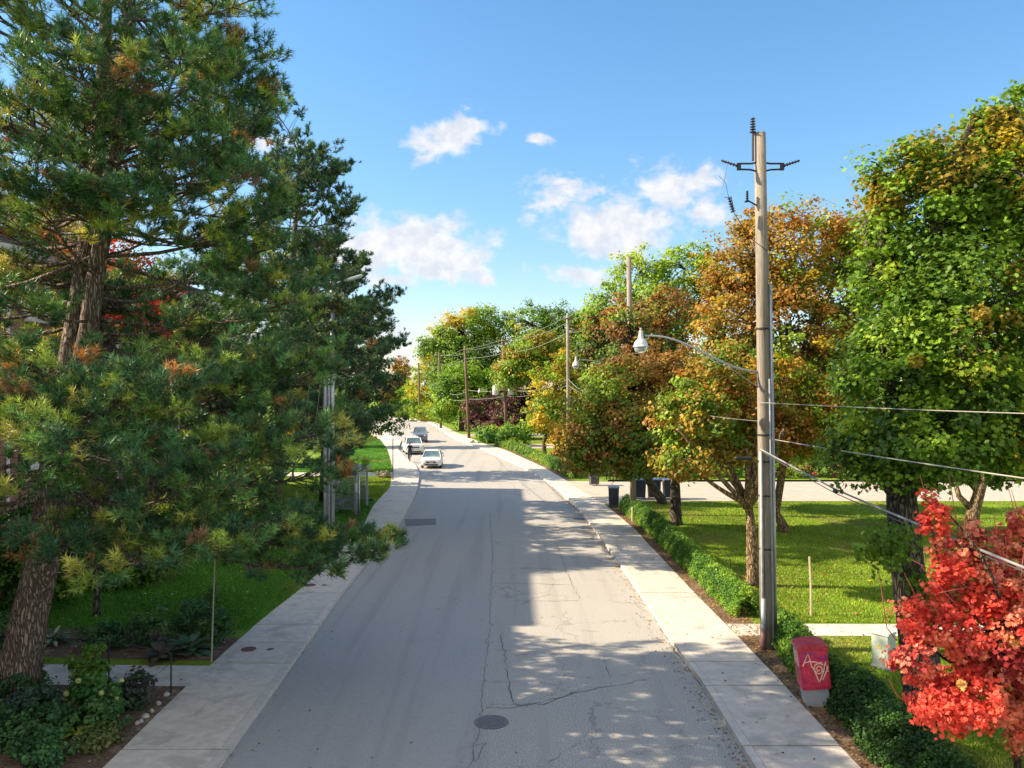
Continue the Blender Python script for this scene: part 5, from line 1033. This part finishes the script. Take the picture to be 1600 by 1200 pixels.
# ================================================================== vehicles
TYRE = flat('tyre', (.02, .02, .021), .9, .2); RIM = flat('wheel_rim', (.35, .36, .38), .35, .5, .7); CG = mnoise('car_glass', (.07, .12, .15), (.22, .32, .36), .9, .06, .9); HL = flat('headlight', (.75, .78, .8), .1, .7)
def loft(secs, name, mat, parent, closed=True, smooth=True):
    """secs: list of rings with the same count"""
    m = MB(); n = len(secs[0]); vs = [p for s_ in secs for p in s_]
    fs = [[i*n+k, i*n+(k+1) % n, (i+1)*n+(k+1) % n, (i+1)*n+k] for i in range(len(secs)-1) for k in range(n)]
    fs += [list(range(n))[::-1], [(len(secs)-1)*n+k for k in range(n)]]
    m.add(vs, fs); o = m.build(name, mat, parent, smooth)
    md = o.modifiers.new('edges', 'EDGE_SPLIT'); md.split_angle = R(42); return o
def car(label, kind, pnt, c, rz, group='cars along the street'):
    """front towards local -Y"""
    t = thing(kind['name'], label, 'car', c, group, rz); L, W_, Hh = kind['L'], kind['W'], kind['H']; hb, hc, gl = kind['hood'], kind['belt'], .24
    w2 = W_/2
    def ring(y, w, zb, zt, rd=.10): return [(-w+rd, y, zb), (w-rd, y, zb), (w, y, zb+rd), (w, y, zt-rd*1.2), (w-rd*.8, y, zt-rd*.2), (w*.5, y, zt+.02), (-w*.5, y, zt+.02), (-w+rd*.8, y, zt-rd*.2), (-w, y, zt-rd*1.2), (-w, y, zb+rd)]
    st = [(-L/2, w2*.80, gl+.10, hb-.26), (-L/2+.10, w2*.92, gl, hb-.10), (-L/2+.45, w2, gl-.03, hb-.02), (-L/2+1.15, w2, gl-.03, hc-.02), (0, w2, gl-.03, hc), (L/2-1.0, w2, gl-.03, hc+.02), (L/2-.25, w2*.95, gl, hc-.02), (L/2, w2*.86, gl+.1, hc-.18)]
    loft([ring(*s_) for s_ in st], 'body', pnt, t)
    f0, f1, r1_, r0 = kind['cab']
    def cr(y, w, z): return [(-w, y, z), (w, y, z)]
    gb = [(-w2*.90, f0, hc-.03), (w2*.90, f0, hc-.03), (w2*.90, r0, hc-.03), (-w2*.90, r0, hc-.03)]; gt = [(-w2*.70, f1, Hh-.05), (w2*.70, f1, Hh-.05), (w2*.70, r1_, Hh-.05), (-w2*.70, r1_, Hh-.05)]
    m = MB(); m.add(gb+gt, [[0, 1, 5, 4], [1, 2, 6, 5], [2, 3, 7, 6], [3, 0, 4, 7], [4, 5, 6, 7]]); m.build('windows', CG, t)
    m = MB(); ex = .03
    m.add([(-w2*.70-ex, f1-ex, Hh-.06), (w2*.70+ex, f1-ex, Hh-.06), (w2*.70+ex, r1_+ex, Hh-.06), (-w2*.70-ex, r1_+ex, Hh-.06), (-w2*.6, f1+.15, Hh), (w2*.6, f1+.15, Hh), (w2*.6, r1_-.15, Hh), (-w2*.6, r1_-.15, Hh)], [[0, 1, 5, 4], [1, 2, 6, 5], [2, 3, 7, 6], [3, 0, 4, 7], [4, 5, 6, 7]])
    m.build('roof', pnt, t)
    for sg in (-1, 1):
        m = MB(); m.tube([(sg*w2*.90, f0, hc-.02), (sg*w2*.715, f1, Hh-.04)], .035, 6); m.build('pillar', pnt, t)
        m = MB(); m.tube([(sg*w2*.90, (f0+r0)/2, hc-.02), (sg*w2*.715, (f1+r1_)/2, Hh-.04)], .035, 6); m.build('pillar', DARKM, t)
        m = MB(); m.tube([(sg*w2*.90, r0, hc-.02), (sg*w2*.715, r1_, Hh-.04)], .05, 6); m.build('pillar', pnt, t)
        m = MB(); m.box((sg*(w2+.09), f0+.25, hc+.06), (.20, .12, .14), bev=.03); m.build('mirror', pnt, t)
        m = MB(); m.box((sg*w2*.70, -L/2+.14, hb-.22), (w2*.40, .22, .14), rz=sg*R(24), bev=.03); m.build('headlight', HL, t)
        m = MB(); m.box((sg*w2*.80, L/2-.04, hc-.2), (w2*.28, .1, .16)); m.build('tail_light', flat('tail_light_red', (.4, .02, .02)), t)
        for y in (-L/2+.85, L/2-.85):
            m = MB(); m.lathe([(.22, -.10), (.31, -.10), (.335, -.06), (.335, .06), (.31, .10), (.22, .10)], 20, M=Matrix.Translation((sg*(w2-.10), y, .335)) @ Matrix.Rotation(R(90), 4, 'Y')); wh = m.build('wheel', TYRE, t)
            m = MB(); m.lathe([(.02, -.115), (.21, -.105), (.21, .105), (.02, .115)], 16, M=Matrix.Translation((sg*(w2-.10), y, .335)) @ Matrix.Rotation(R(90), 4, 'Y')); m.build('rim', RIM, wh)
    m = MB(); m.box((0, -L/2-.005, hb-.30), (W_*.46, .06, .11), bev=.02); m.build('grille', DARKM, t)
    m = MB(); m.box((0, -L/2-.01, gl+.10), (W_*.66, .09, .10), bev=.02); m.build('lower_intake', DARKM, t)
    m = MB(); m.box((0, -L/2-.035, gl+.24), (.32, .03, .13)); m.build('number_plate', WHITEM, t)
    return t
SED = dict(name='sedan', L=4.55, W=1.78, H=1.46, hood=.86, belt=.96, cab=(-1.25, -.45, 1.05, 1.75)); SUV = dict(name='suv', L=4.6, W=1.88, H=1.74, hood=1.08, belt=1.12, cab=(-1.25, -.65, 1.75, 2.15)); VAN = dict(name='pickup_truck', L=5.2, W=1.92, H=1.86, hood=1.14, belt=1.18, cab=(-1.2, -.65, 1.1, 1.35))
WPT = paint('white_car_paint', (.70, .70, .69), .25)
car('white sedan driving towards the camera along the left kerb', SED, WPT, (-7.05, 73.6, .005), R(3))
car('white sport utility car parked behind the cyclist', SUV, paint('pearl_car_paint', (.66, .66, .64), .25), (-10.5, 88.2, .005), R(13))
car('dark blue pickup with pale bonnet parked farthest under the tree', VAN, paint('dusk_blue_paint', (.16, .19, .27), .3), (-11.85, 107.2, .005), R(6))
# ================================================================== cyclist
SKIN = flat('skin', (.42, .27, .20), .6, .3); JKT = flat('dark_jacket', (.025, .028, .04), .8, .2); TRS = flat('dark_trousers', (.03, .032, .045), .8, .2)
def skin_body(name, joints, edges, mat, parent, root=0):
    me = bpy.data.meshes.new(name); me.from_pydata([j[0] for j in joints], edges, []); o = link_mesh(name, me, mat, parent)
    md = o.modifiers.new('skin', 'SKIN'); me.skin_vertices or None
    if not me.skin_vertices:
        bpy.context.view_layer.update()
    for i, j in enumerate(joints):
        sv = me.skin_vertices[0].data[i]; sv.radius = (j[1], j[1] if len(j) < 3 else j[2]); sv.use_root = (i == root)
    md.use_smooth_shade = True; sb = o.modifiers.new('sub', 'SUBSURF'); sb.levels = 1; sb.render_levels = 2
    return o
cyc = Vector((-9.3, 77.2, .135)); cyc.x = (640.5-CX)/F*77.2; cyc.z = .005 if at(LK, 77.2) < cyc.x-.2 else .132
tb_ = thing('bicycle', 'dark bicycle under the cyclist near the left kerb', 'bicycle', cyc, rz=R(4))
for y, nm in ((-.52, 'front'), (.50, 'rear')):
    m = MB(); ring = [(0, y+.33*math.cos(a*math.pi/12), .34+.33*math.sin(a*math.pi/12)) for a in range(25)]; m.tube(ring, .018, 6, cap=False); wh = m.build('wheel', TYRE, tb_)
    m = MB()
    for a in range(6): m.tube([(0, y+.31*math.cos(a*math.pi/6), .34+.31*math.sin(a*math.pi/6)), (0, y-.31*math.cos(a*math.pi/6), .34-.31*math.sin(a*math.pi/6))], .003, 3)
    m.build('spokes', RIM, wh)
m = MB(); hd, bb_, st_, ra, fa = (0, -.36, .92), (0, .04, .32), (0, .22, .86), (0, .50, .34), (0, -.52, .34)
for a, b in ((hd, bb_), (hd, st_), (bb_, st_), (bb_, ra), (st_, ra), (hd, fa)): m.tube([a, b], .018, 6)
m.build('frame', DARKM, tb_); m = MB(); m.tube([(-.30, -.30, 1.03), (-.2, -.40, 1.04), (.2, -.40, 1.04), (.30, -.30, 1.03)], .015, 6); m.tube([hd, (0, -.4, 1.04)], .016, 6); m.build('handlebar', DARKM, tb_)
m = MB(); m.box((0, .24, .93), (.15, .26, .06), bev=.02); m.tube([st_, (0, .23, .92)], .014, 6); m.build('saddle', DARKM, tb_)
m = MB(); m.tube([(-.09, -.06, .18), (-.16, -.06, .18)], .02, 6); m.tube([(.09, .14, .46), (.16, .14, .46)], .02, 6); m.tube([(-.09, .04, .32), (-.09, -.06, .18)], .012, 5); m.tube([(.09, .04, .32), (.09, .14, .46)], .012, 5); m.build('pedals', DARKM, tb_)
pe = thing('person', 'cyclist in dark jacket and trousers riding towards the camera', 'person', cyc, rz=R(4))
J = [((0, .20, .99), .145, .12), ((0, .10, 1.15), .15, .11), ((0, -.02, 1.34), .18, .12), ((0, -.07, 1.47), .07), ((0, -.10, 1.54), .055),
     ((.17, -.04, 1.42), .07), ((.27, -.17, 1.22), .052), ((.29, -.30, 1.08), .038), ((-.17, -.04, 1.42), .07), ((-.27, -.17, 1.22), .052), ((-.29, -.30, 1.08), .038),
     ((.10, .16, .93), .10), ((.13, -.20, .80), .075), ((.12, .16, .50), .045), ((-.10, .16, .93), .10), ((-.13, -.16, .62), .075), ((-.12, -.02, .22), .045)]
skin_body('body', J, [(0, 1), (1, 2), (2, 3), (3, 4), (2, 5), (5, 6), (6, 7), (2, 8), (8, 9), (9, 10), (0, 11), (11, 12), (12, 13), (0, 14), (14, 15), (15, 16)], JKT, pe)
m = MB(); m.lathe([(.02, -.13), (.06, -.115), (.075, -.06), (.088, .0), (.085, .06), (.05, .11), (.01, .125)], 16, c=(0, -.13, 1.65)); m.box((0, -.225, 1.645), (.025, .03, .05)); m.build('head', SKIN, pe, True)
m = MB(); m.lathe([(.105, 0), (.11, .03), (.09, .09), (.04, .125), (.01, .13)], 16, c=(0, -.12, 1.68)); m.build('helmet', DARKM, pe, True)
for sg in (-1, 1):
    m = MB(); m.box((sg*.29, -.33, 1.06), (.07, .08, .035), bev=.01)
    for k_ in range(4): m.tube([(sg*(.262+.018*k_), -.36, 1.068), (sg*(.262+.018*k_), -.395, 1.058), (sg*(.262+.018*k_), -.39, 1.03)], .0085, 5)
    m.tube([(sg*.26, -.32, 1.055), (sg*.245, -.34, 1.03)], .010, 5); m.build('hand', SKIN, pe)
    m = MB(); f_ = (.12, .14, .48) if sg > 0 else (-.12, -.05, .20); m.box((f_[0], f_[1]-.04, f_[2]-.0), (.085, .27, .075), bev=.02); m.build('shoe', DARKM, pe)
# ================================================================== ground litter and grass
def scatter_blades(name, fx0, fx1, y0, y1, n, h, seed, pal, wd=.012):
    rg = np.random.default_rng(seed); y = y0+(y1-y0)*rg.random(n)**1.0; x0 = np.array([fx0(v) for v in y]); x1 = np.array([fx1(v) for v in y]); x = x0+(x1-x0)*rg.random(n)
    hh = h*(.5+rg.random(n)); a = rg.random(n)*6.283; w_ = wd*(.7+.6*rg.random(n)); le = rg.normal(size=(n, 2))*h*.45
    B = np.stack([x, y, np.full(n, .115)], 1); s_ = np.stack([np.cos(a)*w_, np.sin(a)*w_, np.zeros(n)], 1)
    V = np.stack([B-s_, B+s_, B+np.stack([le[:, 0], le[:, 1], hh], 1)], 1).reshape(-1, 3)
    col = pick(rg, pal, n); lowf = (np.sin(x*.8+seed)*np.cos(y*.6)+np.sin(x*2.3+y*1.7)*.5)[:, None]; dry = np.clip(np.sin(x*.9+1.3*np.sin(y*.37+seed))+np.sin(y*.8+x*.31)-1.0, 0, 1)[:, None]*.6; col = col*(1-dry)+np.array([[.36, .31, .12]])*dry; col = np.clip(col*(1+.16*lowf+.2*rg.normal(size=(n, 1))), .01, .8)
    o = link_mesh(name, np_mesh(name, V, np.arange(n*3), np.arange(n)*3, np.full(n, 3), col), BLADE); return tag(o, kind='stuff')
GP = [(.15, .28, .03, 4), (.25, .39, .035, 4), (.38, .46, .05, 2), (.45, .43, .10, .7)]
GPL = [(.07, .24, .035, 4), (.12, .32, .04, 4), (.20, .36, .05, 1)]
scatter_blades('grass', lambda y: at(RO, y)+(1.3 if y > 24.6 else 1.9), lambda y: y*.66+2, 12, 22.9, 90000, .055, 1, GP)
scatter_blades('grass', lambda y: at(RO, y)+1.3, lambda y: y*.64+2, 24.3, 50, 330000, .055, 2, GP, .016)
scatter_blades('grass', lambda y: max(-y*.62-1, -19.2), lambda y: at(LO, y)-.02, 23.6, 50, 240000, .06, 3, GPL, .016)
scatter_blades('grass', lambda y: -19, lambda y: at(LO, y)-.02, 4, 13.8, 90000, .06, 4, GPL)
scatter_blades('grass', lambda y: -19, lambda y: -13.0 if y > 15.4 else -9.5, 13.8, 19.2, 50000, .06, 7, GPL)
scatter_blades('grass', lambda y: -19, lambda y: at(LO, y)-.02, 51.5, 64, 60000, .08, 5, GP, .03)
scatter_blades('grass', lambda y: -19, lambda y: at(LO, y)-.02, 67.4, 110, 70000, .09, 6, GPL, .05)
def scatter_leaves(name, fx, y0, y1, n, size, z, pal, seed):
    rg = np.random.default_rng(seed); y = y0+(y1-y0)*rg.random(n); x = np.array([fx(v, u) for v, u in zip(y, rg.random(n))])
    N = unit(np.array([0, 0, 1.0])+rg.normal(size=(n, 3))*.28); C = np.stack([x, y, np.full(n, z)], 1)
    o = link_mesh(name, leaf_mesh(name, C, N, size*(.6+.8*rg.random(n)), np.clip(pick(rg, pal, n)*(.7+.6*rg.random((n, 1))), .01, .8), OVAL, rg), LEAF); return tag(o, kind='stuff')
LP_ = [(*OC, 4), (.30, .16, .07, 4), (*RU, 3), (*YE, 1), (.45, .36, .24, 3)]
scatter_leaves('fallen_leaves', lambda y, u: at(RO, y)+.02+.95*u, 11, 48, 5200, .055, .140, LP_, 1)
scatter_leaves('fallen_leaves', lambda y, u: at(RO, y)+1.2+u*16, 14, 49, 2200, .095, .185, LP_, 2)
scatter_leaves('fallen_leaves', lambda y, u: at(LO, y)-.1-u*9, 13, 48, 900, .07, .175, [(.6, .55, .42, 3), (*YE, 1), (*OC, 2)], 3)
scatter_leaves('fallen_leaves', lambda y, u: at(RK, y)-.03-abs(np.random.default_rng(int(u*1e6)).normal())*.22, 11, 60, 1100, .05, .018, LP_, 4)
scatter_leaves('fallen_leaves', lambda y, u: at(LK, y)+.03+u**3*9, 13, 60, 420, .045, .018, LP_, 5)
scatter_leaves('fallen_leaves', lambda y, u: at(RK, y)+.1+u*1.9, 12, 55, 220, .055, .142, LP_, 6)
